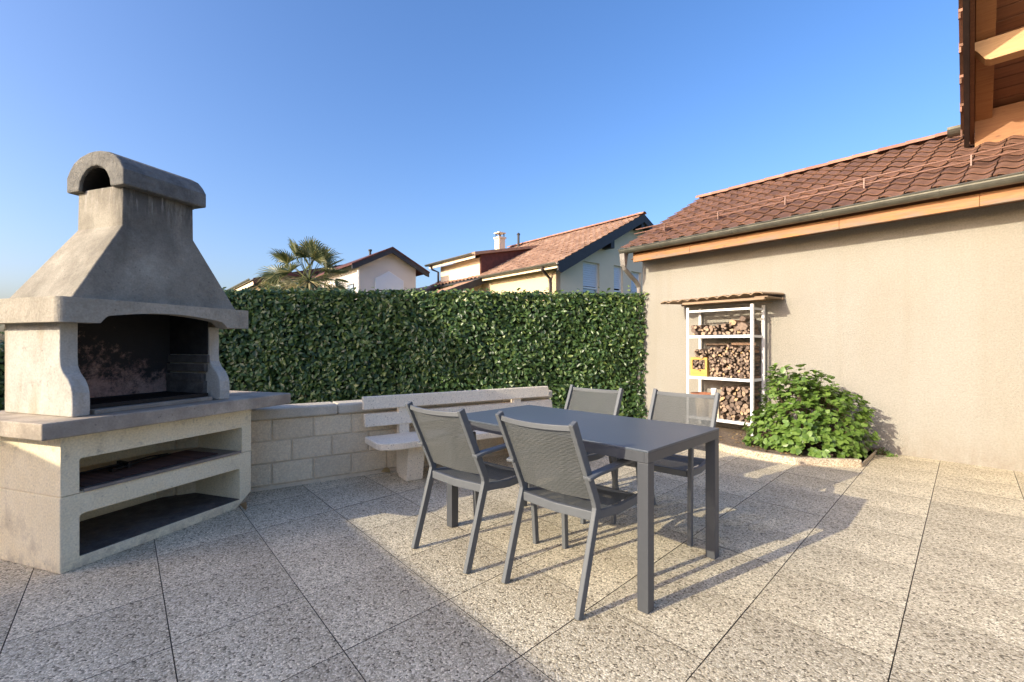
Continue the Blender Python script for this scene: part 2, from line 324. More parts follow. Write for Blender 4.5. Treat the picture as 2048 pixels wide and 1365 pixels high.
def link(name,me,parent=None,bevel=0,seg=2,loc=None,rot=None):
    o=bpy.data.objects.new(name,me); COL.objects.link(o)
    if parent: o.parent=parent
    if loc is not None: o.location=loc
    if rot is not None: o.rotation_euler=rot
    if bevel:
        b=o.modifiers.new('bevel','BEVEL'); b.width=bevel; b.segments=seg; b.limit_method='ANGLE'; b.angle_limit=R(35)
    return o
def tag(o,label=None,cat=None,group=None,kind=None):
    for k,v in (('label',label),('category',cat),('group',group),('kind',kind)):
        if v: o[k]=v
    return o
def empty(name,loc,rz=0,**kw):
    o=bpy.data.objects.new(name,None); COL.objects.link(o); o.location=loc if len(loc)==3 else (*loc,0); o.rotation_euler=(0,0,rz); o.empty_display_size=.1
    return tag(o,**kw)
def G(u,v,z=0):      # photograph pixel -> point on the horizontal plane z
    Y=F*(CAMH-z)/(v-690); return ((u-1024)*Y/F,Y)

# ---------------------------------------------------------------- ground and terrace
gm=MB().add([(-300,-300,-.06),(300,-300,-.06),(300,600,-.06),(-300,600,-.06)],[(0,1,2,3)]).build('ground',M['grass']); tag(gm,kind='structure')
e1=Vector((.696,.718))*.533; e2=Vector((-.6381,.77))*.533; N0=Vector((.036,1.859))
GO=Vector((2.183,7.861)); GX=Vector((.6381,-.77)); GY=Vector((.77,.6381))     # garage frame
WO=Vector((-2.185,3.919)); WX=Vector((.8405,.5419)); WY=Vector((-.5419,.8405))  # low wall frame
def gar(x,y,z=0): p=GO+GX*x+GY*y; return (p.x,p.y,z)
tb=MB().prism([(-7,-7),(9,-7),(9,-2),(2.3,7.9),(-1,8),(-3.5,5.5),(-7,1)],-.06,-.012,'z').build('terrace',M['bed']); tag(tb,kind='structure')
slab=None
def slabmesh(k):
    g=.0022; a=e1*(1-g*2/.533); b2=e2*(1-g*2/.533); o=e1*(g/.533)+e2*(g/.533); c=(e1+e2)/2
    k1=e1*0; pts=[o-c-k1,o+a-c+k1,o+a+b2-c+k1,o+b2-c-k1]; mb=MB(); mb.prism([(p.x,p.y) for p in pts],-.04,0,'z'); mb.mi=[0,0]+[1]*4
    return mb
for i in range(-9,14):
    for j in range(-10,14):
        c=N0+e1*(i+.5)+e2*(j+.5)
        if c.y<.55 or c.y>8 or abs(c.x)>c.y*1.09+1.1: continue
        d=(c-WO)
        if d.dot(WY)>.45 and d.dot(WX)<3.4: continue
        if (c-GO).dot(GY)>.35: continue
        if d.dot(WX)>=3.4 and c.y>7.3: continue
        if slab is None:
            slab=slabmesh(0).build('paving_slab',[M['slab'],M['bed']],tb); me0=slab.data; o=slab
        else: o=link('paving_slab',me0,tb)
        o.location=(c.x,c.y,random.uniform(-.0006,.0006)); o.rotation_euler=(random.uniform(-.0008,.0008),random.uniform(-.0008,.0008),0)

# ---------------------------------------------------------------- tiles
def tile_mesh(name,wd,ln,amp,m,n=10,crests=1.0):
    mb=MB(); top=[];
    def h(u): return amp*math.sin(2*math.pi*u*crests+.6)
    vs=[];th=.014
    for yy,dz in ((0,.012),(ln,-.006)):
        for i in range(n+1):
            u=i/n; vs.append((u*wd*.95,yy,h(u)+dz))
    for i in range(n+1):
        u=i/n; vs.append((u*wd*.95,0,h(u)+.012-th))
    fs=[(i,i+1,n+2+i,n+1+i) for i in range(n)]+[(2*n+2+i,2*n+3+i,i+1,i) for i in range(n)]
    mb.add(vs,fs); return mb
def half_ridge(ln,r,n=7):
    vs=[];fs=[]
    for x,rr in ((0,r),(ln,r*.93)):
        for i in range(n+1):
            a=math.pi*i/n; vs.append((x,rr*math.cos(a),rr*math.sin(a)*.75))
    fs=[(i,i+1,n+2+i,n+1+i) for i in range(n)]
    for i in range(n+1):
        a=math.pi*i/n; vs.append((0,(r-.02)*math.cos(a),(r-.02)*math.sin(a)*.75))
    fs+=[(i,i+1,2*n+3+i,2*n+2+i) for i in range(n)]
    return MB().add(vs,fs)

# ---------------------------------------------------------------- garage
gz=math.atan2(GX.y,GX.x)
ga=empty('garage',(GO.x,GO.y,0),gz,label='cream rendered garage with brown tiled roof and long zinc gutter behind the shrub',cat='garage')
XL=8.0; EZ=2.79; EY=-.47; RY=2.02; SL=.525; ang=math.atan(SL)
RZ=EZ+(RY-EY)*SL
MB().box(0,XL,0,.25,-.06,2.64).box(0,.25,.25,3.9,-.06,2.64).box(0,XL,3.9,4.1,-.06,2.64).add([(0,.0,2.64),(0,4.1,2.64),(0,2.02,3.9),(.2,.0,2.64),(.2,4.1,2.64),(.2,2.02,3.9)],[(0,1,2),(3,5,4),(0,2,5,3),(1,4,5,2)]).build('wall',M['stucco'],ga)
MB().box(0,XL,-.31,-.002,2.615,2.628).build('soffit_board',M['woodd'],ga)
xs=[.07,1.05,2.9,4.05,XL]
for i in range(4): MB().box(xs[i]+.001,xs[i+1]-.001,-.36,-.315,2.56,2.684).build('fascia_board',M['wood'],ga,bevel=.003)
MB().box(.05,XL,-.33,-.28,2.69,2.75).build('eave_board',M['woodd'],ga)
# roof deck both pitches
MB().add([(-.06,EY+.05,EZ-.03),(XL,EY+.05,EZ-.03),(XL,RY,RZ-.05),(-.06,RY,RZ-.05),(-.06,2*RY-EY,EZ-.03),(XL,2*RY-EY,EZ-.03)],[(0,1,2,3),(3,2,5,4)]).build('roof_deck',M['woodd'],ga)
MB().add([(-.1,2*RY-EY,EZ),(XL,2*RY-EY,EZ),(XL,RY,RZ),(-.1,RY,RZ)],[(0,1,2,3)]).build('rear_roof_slope',M['tile'],ga)
# verge boards
MB().prism([(EY+.06,EZ-.12),(RY,RZ-.15),(RY,RZ-.01),(EY+.06,EZ-.01)],-.07,-.045).build('verge_board',M['wood'],ga)
TW=.212; rows=11; gauge=(RY-EY)/math.cos(ang)/rows
tm=None; cnt=0
rowangle=ang
for r in range(rows):
    s=r*gauge
    for c in range(37):
        x=-.09+c*TW
        if x>5.7+0*r: continue
        if tm is None:
            o=tile_mesh('roof_tile',TW,gauge*1.15,.017,None).build('roof_tile',M['tile'],ga,smooth=False); tm=o.data
        else: o=link('roof_tile',tm,ga)
        o.location=(x,EY+s*math.cos(ang)+random.uniform(-.004,.004),EZ+s*math.sin(ang)+random.uniform(-.002,.003))
        o.rotation_euler=(ang-.035,random.uniform(-.012,.012),random.uniform(-.006,.006)); cnt+=1
mb=MB()
for r in range(rows):
    s=r*gauge
    for c in range(28,38):
        x=-.09+c*TW; t=tile_mesh('',TW,gauge*1.15,.017,None); ca,sa=math.cos(ang-.035),math.sin(ang-.035)
        mb.add([(p[0]+x,EY+s*math.cos(ang)+p[1]*ca-p[2]*sa,EZ+s*math.sin(ang)+p[1]*sa+p[2]*ca) for p in t.v],t.f)
tag(mb.build('far_roof_tiles',M['tile'],ga),kind='stuff')
rm=None
for i in range(19):
    if rm is None: o=half_ridge(.345,.095).build('ridge_tile',M['ridge'],ga,smooth=True); rm=o.data
    else: o=link('ridge_tile',rm,ga)
    o.location=(-.13+i*.32,RY,RZ-.005+random.uniform(-.003,.003)); o.rotation_euler=(random.uniform(-.03,.03),.012,random.uniform(-.012,.012))
# gutter: half round trough
def gutter(mb,x0,x1,yc,zc,r=.07,n=10,th=.004):
    ring=[(yc+r*math.cos(math.pi+math.pi*i/n),zc+r*math.sin(math.pi+math.pi*i/n)) for i in range(n+1)]
    inner=[(yc+(r-th)*math.cos(2*math.pi-math.pi*i/n),zc+(r-th)*math.sin(2*math.pi-math.pi*i/n)) for i in range(n+1)]
    mb.prism(ring+inner,x0,x1)
gb=MB(); gutter(gb,-.1,XL,-.445,2.765); gb.tube([(-.1,-.517,2.767),(XL,-.517,2.767)],.009,6)
gb.add([(-.1,-.445+.07*math.cos(math.pi+math.pi*i/10),2.765+.07*math.sin(math.pi+math.pi*i/10)) for i in range(11)],[tuple(range(11))])
gu=gb.build('gutter',M['gutter'],ga,smooth=False)
for x in (.62,1.7,2.75,3.75,4.8): 
    b_=MB(); gutter(b_,x,x+.03,-.445,2.765,.0745,10,.004); b_.build('gutter_bracket',M['gutter'],gu)
MB().prism([(-.5,2.70),(-.39,2.70),(-.41,2.60),(-.43,2.5),(-.47,2.5),(-.49,2.6)],-.09,.0).tube([(-.045,-.45,2.53),(-.045,-.42,2.46),(-.045,-.3,2.38),(-.045,-.12,2.28),(-.045,-.04,2.2),(-.045,-.03,2.1),(-.045,-.03,.02)],.036,10).build('downpipe',M['zinc2'],ga,smooth=False)
# snow guard
sg=MB(); gy=.02; rz=EZ+(gy-EY)*SL
for dz,x0 in ((.065,-.16),(.125,-.12)): sg.tube([(x0,gy-dz*.3,rz+dz),(5.7,gy-dz*.3,rz+dz)],.0095,6)
sgo=sg.build('snow_guard',M['rail'],ga,smooth=True)
for x in (.42,1.3,2.2,3.05,3.95,4.8):
    MB().prism([(gy+.25,rz+.13*SL+.03),(gy+.0,rz+.02),(gy-.05,rz+.01),(gy-.05,rz+.12),(gy-.035,rz+.12),(gy-.02,rz+.04),(gy+.25,rz+.13*SL+.045)],x,x+.012).build('guard_bracket',M['rail'],sgo)

# ---------------------------------------------------------------- house corner, upper right
HX=Vector((.716,-.698)); hz=math.atan2(HX.y,HX.x)
hs_=empty('house',(5.371,5.583,0),hz,label='house with timber roof overhang, pale projecting beam and brown verge, upper right',cat='house')
hs=.54
def rk(s,z0): return z0+hs*s      # height of a roof-parallel line at distance s towards the patio
def sl(x0,x1,s0,s1,z0,z1,name,m,bevel=0):   # slab parallel to the rake; y = -s
    return MB().prism([(-s0,rk(s0,z0)),(-s1,rk(s1,z0)),(-s1,rk(s1,z1)),(-s0,rk(s0,z1))],x0,x1).build(name,m,hs_,bevel=bevel)
sl(0.0,.045,-.0,2.6,3.56,3.64,'verge_trim',M['brownmetal'])
sl(0.012,.05,-.02,2.6,3.64,4.12,'verge_fascia',M['brownmetal'])
sl(0.05,.085,-.3,2.6,3.72,4.0,'verge_plank',M['woodd'])
sl(0.09,.235,-.12,2.6,3.84,4.02,'rafter',M['wood2'],.004)
for i in range(23):
    s0=-.35+i*.125; sl(.236,1.4,s0+.006,s0+.119,4.02,4.045,'soffit_plank',M['woodd'])
tmh=None
for i in range(8):
    s0=-.45+i*.36
    mb=MB().prism([(-s0,rk(s0,4.13)+.03),(-s0-.40,rk(s0+.4,4.13)-.01),(-s0-.40,rk(s0+.4,4.13)+.02),(-s0,rk(s0,4.13)+.06)],-.035,.24)
    mb.box(-.038,-.02,-s0-.03,-s0,rk(s0,4.13)-.05,rk(s0,4.13)+.06) if i%1==0 else None
    mb.build('verge_tile',M['ridge'] if i%2 else M['tile'],hs_)
MB().prism([(.45,rk(-.45,4.12)),(-2.6,rk(2.6,4.12)),(-2.6,rk(2.6,4.2)),(.45,rk(-.45,4.2))],.24,1.5).build('roof',M['tile'],hs_)
MB().prism([(.3,rk(-.3,4.05)),(-2.6,rk(2.6,4.05)),(-2.6,rk(2.6,4.118)),(.3,rk(-.3,4.118))],.045,1.5).build('roof_boarding',M['woodd'],hs_)
gb=MB(); gutter(gb,-.16,1.5,.52,4.0,.10); gb.add([(-.16,.52+.10*math.cos(math.pi+math.pi*i/10),4.0+.10*math.sin(math.pi+math.pi*i/10)) for i in range(11)],[tuple(range(11))]); gb.build('gutter',M['gutter'],hs_)
# projecting purlin with a stepped end
zb=4.13
MB().prism([(.12,zb+.2),(.075,zb+.2),(.075,zb+.13),(.1,zb+.10),(.16,zb),(.2,zb-.02),(.9,zb-.02),(.9,zb+.2)],-.98,-.82,'y').build('purlin',M['woodp'],hs_,bevel=.006)
MB().box(.09,1.3,-.01,.03,3.3,3.95).build('end_panel',M['wood2'],hs_)
MB().box(.9,1.2,-2.6,0,-.06,4.0).build('wall',M['stucco'],hs_)

# ---------------------------------------------------------------- barbecue
A=Vector((.3277,.9448)); bz=math.atan2(A.y,A.x); BO=(-2.4172,2.5135,0)
bq=empty('masonry_barbecue',BO,bz,label='large concrete garden barbecue with chimney hood beside the low block wall',cat='barbecue')
def ring_plate(mb,outer,inner,y0,y1):
    cx=sum(p[0] for p in inner)/len(inner); cz=sum(p[1] for p in inner)/len(inner)
    angs=sorted(set(round(math.atan2(p[1]-cz,p[0]-cx),6) for p in outer+inner))
    def hit(poly,a):
        dx,dz=math.cos(a),math.sin(a); best=None
        for i in range(len(poly)):
            x1,z1=poly[i][0]-cx,poly[i][1]-cz; x2,z2=poly[(i+1)%len(poly)][0]-cx,poly[(i+1)%len(poly)][1]-cz
            den=dx*(z2-z1)-dz*(x2-x1)
            if abs(den)<1e-12: continue
            t=(x1*(z2-z1)-z1*(x2-x1))/den; u=(x1*dz-z1*dx)/den
            if t>0 and -1e-5<=u<=1+1e-5 and (best is None or t<best): best=t
        return (cx+dx*best,cz+dz*best)
    n=len(angs); o=[hit(outer,a) for a in angs]; i_=[hit(inner,a) for a in angs]
    vs=[(p[0],y0,p[1]) for p in o]+[(p[0],y0,p[1]) for p in i_]+[(p[0],y1,p[1]) for p in o]+[(p[0],y1,p[1]) for p in i_]
    fs=[]
    for k in range(n):
        q=(k+1)%n
        fs+=[(k,q,n+q,n+k),(2*n+k,3*n+k,3*n+q,2*n+q),(k,2*n+k,2*n+q,q),(n+k,n+q,3*n+q,3*n+k)]
    mb.add(vs,fs)
def rrect(x0,x1,z0,z1,r,corners='all',n=4):
    pts=[]
    for cx,cz,a0,k in ((x1-r,z1-r,0,'tr'),(x0+r,z1-r,90,'tl'),(x0+r,z0+r,180,'bl'),(x1-r,z0+r,270,'br')):
        if corners=='all' or k in corners:
            for i in range(n+1):
                a=R(a0+90*i/n); pts.append((cx+r*math.cos(a),cz+r*math.sin(a)))
        else: pts.append((x1 if 'r' in k else x0, z1 if 't' in k else z0))
    return pts
mb=MB(); ring_plate(mb,[(0,0),(1.07,0),(1.2,.095),(1.2,.409),(0,.409)],rrect(.09,1.102,.06,.293,.02,('tl','tr')),0,.62)
mb.box(0.002,1.19,.621,.66,.002,.408); lb=mb.build('lower_block',M['base'],bq,bevel=.006)
mb=MB(); ring_plate(mb,[(0.002,.413),(1.2,.413),(1.2,.73),(0.002,.73)],rrect(.087,1.117,.416,.602,.012,('tl',)),0,.62)
mb.box(0.004,1.19,.621,.66,.415,.728); mb.build('upper_block',M['base'],bq,bevel=.006)
MB().box(.01,1.19,.01,.6,.405,.4165).build('joint',M['mortar'],bq)
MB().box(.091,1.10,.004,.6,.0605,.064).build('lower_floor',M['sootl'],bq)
# counter with slightly cranked front edge
MB().prism([(-.13,-.11),(.385,-.115),(1.48,-.115),(1.49,-.1),(1.49,.7),(-.13,.76)],.745,.832,'z').build('counter_slab',M['counter'],bq,bevel=.008,seg=3)
# pillars: side profile in (b,z)
def prof(b0,b1):   # front edge curve: bulged foot, waist, straight shaft
    return [(b0,.833),(b0-.004,.9),(b0,.965),(b0+.012,1.0),(b0+.035,1.035),(b0+.075,1.07),(b0+.1,1.11),(b0+.105,1.16),(b0+.105,1.36),(b1,1.36),(b1,.833)]
MB().prism(prof(-.005,.62),.05,.135).build('side_pillar',M['pillar'],bq,bevel=.007)
MB().prism(prof(-.005,.62),.93,1.01).build('side_pillar',M['pillar'],bq,bevel=.007)
# ledges carved inside the right pillar
for k,z in enumerate((1.02,1.09,1.155)): MB().box(.893+.008*k,.9285,.09+.02*(2-k),.5,z-.055,z).build('grill_ledge',M['sootl'],bq,bevel=.004)
MB().box(.9,.9285,.12,.5,.836,.965).build('lining_panel',M['sootl'],bq); MB().box(.926,.9292,.11,.5,1.16,1.45).build('lining_panel',M['sootd'],bq)
MB().box(.136,.928,.50,.61,.834,1.5).build('back_wall',M['soot'],bq)
MB().box(.1365,.142,.12,.499,.834,1.45).build('lining_panel',M['soot'],bq)
# grate on its stone kerb
MB().box(.17,.895,.02,.07,.833,.858).box(.17,.895,.07,.49,.833,.84).build('grate_kerb',M['counter'],bq,bevel=.003)
gr=MB()
for i in range(30): gr.box(.18+i*.0245,.19+i*.0245,.075,.485,.862,.88)
gr.box(.17,.9,.07,.085,.86,.884).box(.17,.9,.27,.28,.858,.876).box(.17,.9,.48,.49,.86,.884); 
g1=gr.build('fire_grate',M['iron'],bq)
# band with arched notch (front) ; ring in plan
zt,z0=1.488,1.352
def arch(x0,x1,zl,zm,n=14):
    pts=[]
    L0=x0+.05; L1=x1-.06
    for i in range(5): t=i/4; pts.append((x0+.05*t,zl+ (1.397-zl)*math.sin(t*math.pi/2)))
    for i in range(1,n): t=i/n; pts.append((L0+(L1-L0)*t,1.397+ (zm-1.397)*math.sin(t*math.pi)))
    for i in range(5): t=i/4; pts.append((L1+.06*t,zl+(1.395-zl)*math.cos(t*math.pi/2)))
    return pts
ap=arch(.16,.955,z0,1.427)
fp=[(.02,z0)]+ap+[(1.13,z0),(1.13,zt),(.02,zt)]
bandm=MB()
# front plate as quads strips
top=[(p[0],zt) for p in ap]
vs=[];fs=[]
seq=[(.02,z0)]+ap+[(1.13,z0)]
for x,z in seq: vs+=[(x,-.05,z),(x,-.05,zt),(x,.06,zt),(x,.06,z)]
for i in range(len(seq)-1):
    a=i*4; b_=a+4
    for k in range(4): fs.append((a+k,a+(k+1)%4,b_+(k+1)%4,b_+k))
fs+=[(len(vs)-4,len(vs)-3,len(vs)-2,len(vs)-1)]
bandm.add(vs,fs)
# rounded corner and left side, right side, rear
cor=[(.02+.05*math.cos(R(a)),0+.05*math.sin(R(a))) for a in (270,258,246,234,222,210,198,186,180)]
bandm.prism([(p[0],p[1]) for p in cor]+[(-.03,.69),(.06,.69),(.06,.061),(.0201,.06)],z0,zt,'z')
bandm.box(1.05,1.13,.061,.69,z0,zt).box(.061,1.049,.61,.69,z0,zt)
bandm.build('hood_band',M['band'],bq)
# hood pyramid + flue as one shell with an open inside
def loft(mb,rings,cap=False):
    n=len(rings[0]); vs=[p for r in rings for p in r]; fs=[]
    for i in range(len(rings)-1):
        for k in range(n): fs.append((i*n+k,i*n+(k+1)%n,(i+1)*n+(k+1)%n,(i+1)*n+k))
    mb.add(vs,fs)
def rect(x0,x1,y0,y1,z): return [(x0,y0,z),(x1,y0,z),(x1,y1,z),(x0,y1,z)]
hm=MB(); loft(hm,[rect(.055,1.1,.025,.64,1.487),rect(.07,1.085,.03,.63,1.5),rect(.355,.805,.09,.52,1.965),rect(.36,.802,.09,.52,2.215),rect(.42,.742,.14,.47,2.215),rect(.4,.76,.14,.47,1.965),rect(.13,1.02,.09,.57,1.5),rect(.13,1.02,.09,.57,1.487)])
hm.v; hm.build('hood',M['hood'],bq,bevel=.008,seg=3)
# cap: vaulted, hollow underneath, axis along a
oy0,oy1=.035,.575; cy=(oy0+oy1)/2; hw=(oy1-oy0)/2
outer=[(oy0,2.2),(oy0,2.295)]+[(cy-hw*.93*math.cos(R(t)),2.30+.135*math.sin(R(t))) for t in (18,38,58,78,90,102,122,142,162)]+[(oy1,2.295),(oy1,2.2)]
inner=[(cy+.15,2.2)]+[(cy+.15*math.cos(R(t)),2.2+.145*math.sin(R(t))) for t in (20,40,60,80,100,120,140,160)]+[(cy-.15,2.2)]
ring=outer+inner
MB().prism(ring,.325,.86).build('chimney_cap',M['cap'],bq,bevel=.01,seg=2)
lin=[(cy+.149*math.cos(R(t)),2.203+.143*math.sin(R(t))) for t in range(0,181,15)]
MB().prism(lin+[(cy+(p[0]-cy)*.96,2.203+(p[1]-2.203)*.95) for p in lin[::-1]],.345,.834).box(.42,.742,.14,.47,2.10,2.11).build('flue_shade_lining',M['iron'],bq)  # sooty black lining and plate stand in for the shade inside the cap
MB().box(.835,.858,cy-.149,cy+.149,2.2,2.34).build('cap_end',M['cap'],bq)
# tray, wire grill and tongs lying on the shelf
def bql(x,y): p=Vector(BO[:2])+A*x+Vector((-A.y,A.x))*y; return (p.x,p.y)
tr_=MB().box(-.5,.5,-.21,.22,0,.006).box(-.5,.5,-.216,-.21,-.006,.012).build('metal_tray',M['steel'],None); tr_.location=(*bql(.603,.205),.4185); tr_.rotation_euler=(0,0,bz); tag(tr_,'dull grey metal sheet lying on the upper barbecue shelf','tray')
gg=empty('wire_grill',(*bql(.55,.22),.43),bz+.02,label='rusty wire grill rack lying on the metal sheet',cat='grill rack')
f_=MB(); f_.tube([(-.42,-.16,0),(.42,-.16,0),(.42,.16,0),(-.42,.16,0),(-.42,-.16,0)],.004,6); f_.build('frame',M['rust'],gg)
wm=None
for i in range(22):
    y=-.15+i*.0143
    if wm is None: o=MB().tube([(-.42,0,.003),(.42,0,.003)],.0028,5).build('wire',M['rust'],gg); wm=o.data
    else: o=link('wire',wm,gg)
    o.location=(0,y,0)
tg=empty('fire_tongs',(*bql(.55,.24),.452),bz+.25,label='black fire tongs lying on the wire grill',cat='tongs')
for s in (-1,1): MB().tube([(-.2,s*.005,0),(-.05,s*.03,.012),(.12,s*.035,.01),(.24,s*.01,0)],.006,6).build('arm',M['iron'],tg)
MB().tube([(-.2,-.012,0),(-.2,.012,0)],.011,8).build('pivot',M['iron'],tg)
rk_=empty('coal_rake',(*bql(.3,.25),.455),bz-.1,label='small black coal rake at the left end of the wire grill',cat='rake')
MB().tube([(-.18,0,0),(.16,.02,.012)],.007,6).build('handle',M['iron'],rk_); MB().box(.15,.17,-.05,.08,-.012,.022).build('head',M['iron'],rk_)

# ---------------------------------------------------------------- low block wall
wz=math.atan2(WX.y,WX.x)
lw=empty('low_wall',(WO.x,WO.y,0),wz,label='low wall of beige concrete blocks under a white coping behind the bench',cat='wall')
MB().box(-1.2,3.14,.006,.2,-.05,.596).build('mortar_core',M['mortar'],lw)
MB().box(-1.2,3.14,-.004,.006,-.05,.03).build('footing',M['mortar'],lw)
bm0=None
for ci,(za,zb_) in enumerate(((.033,.223),(.223,.411),(.411,.596))):
    off=.16 if ci!=1 else .316-.333
    for k in range(-4,9):
        x0=off+k*.333; x1=x0+.333
        x0=max(x0,-1.2); x1=min(x1,3.14)
        if x1-x0<.05: continue
        key=(round(x1-x0,2),ci)
        o=MB().box(-(x1-x0)/2+.006,(x1-x0)/2-.006,-.006,.1,-(zb_-za)/2+.006,(zb_-za)/2-.006).build('block',M['block'],lw,bevel=.007,seg=2)
        o.location=((x0+x1)/2,random.uniform(-.003,.002),(za+zb_)/2)
xs=[-1.2,-.3,.7,1.65,2.45,3.16]
for i in range(5): MB().box(xs[i]+.002,xs[i+1]-.002,-.035,.25,.597,.688).build('coping_stone',M['coping'],lw,bevel=.018,seg=3)

# ---------------------------------------------------------------- bench
def wloc(x,y,z=0): p=WO+WX*x+WY*y; return (p.x,p.y,z)
bn=empty('bench',wloc(1.95,-.3),wz,label='long pinkish terrazzo concrete bench with two back slats behind the table',cat='bench')
O=1.95
for x0,x1,z0_,z1_ in ((.893,3.01,.637,.752),(.908,3.06,.477,.592)):
    MB().prism([(-.165+.3,z0_),(-.115+.3,z0_),(-.09+.3,z1_),(-.14+.3,z1_)],x0-O,x1-O).build('back_slat',M['bench'],bn,bevel=.008)
n_=22
top_=[(.9-O,.14),(.905-O,-.2),(.93-O,-.26),(1.02-O,-.30)]+[(1.1-O+i*.085,-.305+random.uniform(-.006,.006)) for i in range(n_)]+[(3.06-O,-.27),(3.08-O,-.2),(3.08-O,.14)]
MB().prism(top_,.335,.395,'z').build('seat',M['bench'],bn,bevel=.01)
for x in (1.2,2.5):
    MB().prism([(.1,0),(.235,0),(.24,.335),(.215,.72),(.165,.72),(.14,.396),(.1,.396),(.0,.335)],x+.03-O,x+.13-O).build('back_support',M['bench'],bn,bevel=.008)
    MB().prism([(-.12,0),(.095,0),(.04,.334),(-.18,.334)],x-O,x+.16-O).build('leg',M['bench'],bn,bevel=.008)

# ---------------------------------------------------------------- leaves
def leaf_template(ln,wd,cup=.18,n=3):
    # pointed oval leaf lying in xy, along +y, folded along the midrib
    prof=[(0,.06),(.18,.6),(.5,1.0),(.8,.62),(1,.04)]
    vs=[];fs=[]
    for t,w_ in prof:
        z=-.16*ln*(t**2); vs+=[(-w_*wd/2,t*ln,z+w_*wd/2*cup*1.6),(0,t*ln,z),(w_*wd/2,t*ln,z+w_*wd/2*cup*1.6)]
    for i in range(len(prof)-1):
        a=i*3; fs+=[(a,a+1,a+4,a+3),(a+1,a+2,a+5,a+4)]
    return np.array(vs),fs
def basis(nrm,up):
    z=nrm/np.linalg.norm(nrm,axis=1,keepdims=True); y=up-(up*z).sum(1,keepdims=True)*z; y/=np.linalg.norm(y,axis=1,keepdims=True)+1e-9
    x=np.cross(y,z); return x,y,z
def leaves(name,pos,nrm,up,size,tmpl,m,parent=None,kind='stuff'):
    V,Fq=tmpl; x,y,z=basis(nrm,up); k=len(V)
    P=pos[:,None,:]+size[:,None,None]*(V[None,:,0:1]*x[:,None,:]+V[None,:,1:2]*y[:,None,:]+V[None,:,2:3]*z[:,None,:])
    verts=P.reshape(-1,3); fa=np.array(Fq); faces=(fa[None]+np.arange(len(pos))[:,None,None]*k).reshape(-1,4)
    me=bpy.data.meshes.new(name); me.vertices.add(len(verts)); me.vertices.foreach_set('co',verts.astype(np.float32).ravel())
    me.loops.add(faces.size); me.loops.foreach_set('vertex_index',faces.astype(np.int32).ravel())
    me.polygons.add(len(faces)); me.polygons.foreach_set('loop_start',np.arange(0,faces.size,4,dtype=np.int32))
    me.polygons.foreach_set('use_smooth',np.ones(len(faces),dtype=bool))
    me.update(calc_edges=True); me.validate(); me.materials.append(m)
    o=link(name,me,parent)
    if kind: o['kind']=kind
    return o
def single_leaves(name,pos,nrm,up,size,tmpl,m,parent):
    V,Fq=tmpl; me=bpy.data.meshes.new(name); me.from_pydata([tuple(v) for v in V],[],Fq); me.materials.append(m); me.polygons.foreach_set('use_smooth',[True]*len(Fq)); me.update()
    x,y,z=basis(nrm,up)
    for i in range(len(pos)):
        o=bpy.data.objects.new(name,me); COL.objects.link(o); o.parent=parent
        s=size[i]; o.matrix_local=Matrix(((x[i][0]*s,y[i][0]*s,z[i][0]*s,pos[i][0]),(x[i][1]*s,y[i][1]*s,z[i][1]*s,pos[i][1]),(x[i][2]*s,y[i][2]*s,z[i][2]*s,pos[i][2]),(0,0,0,1)))
rng=np.random.default_rng(3)
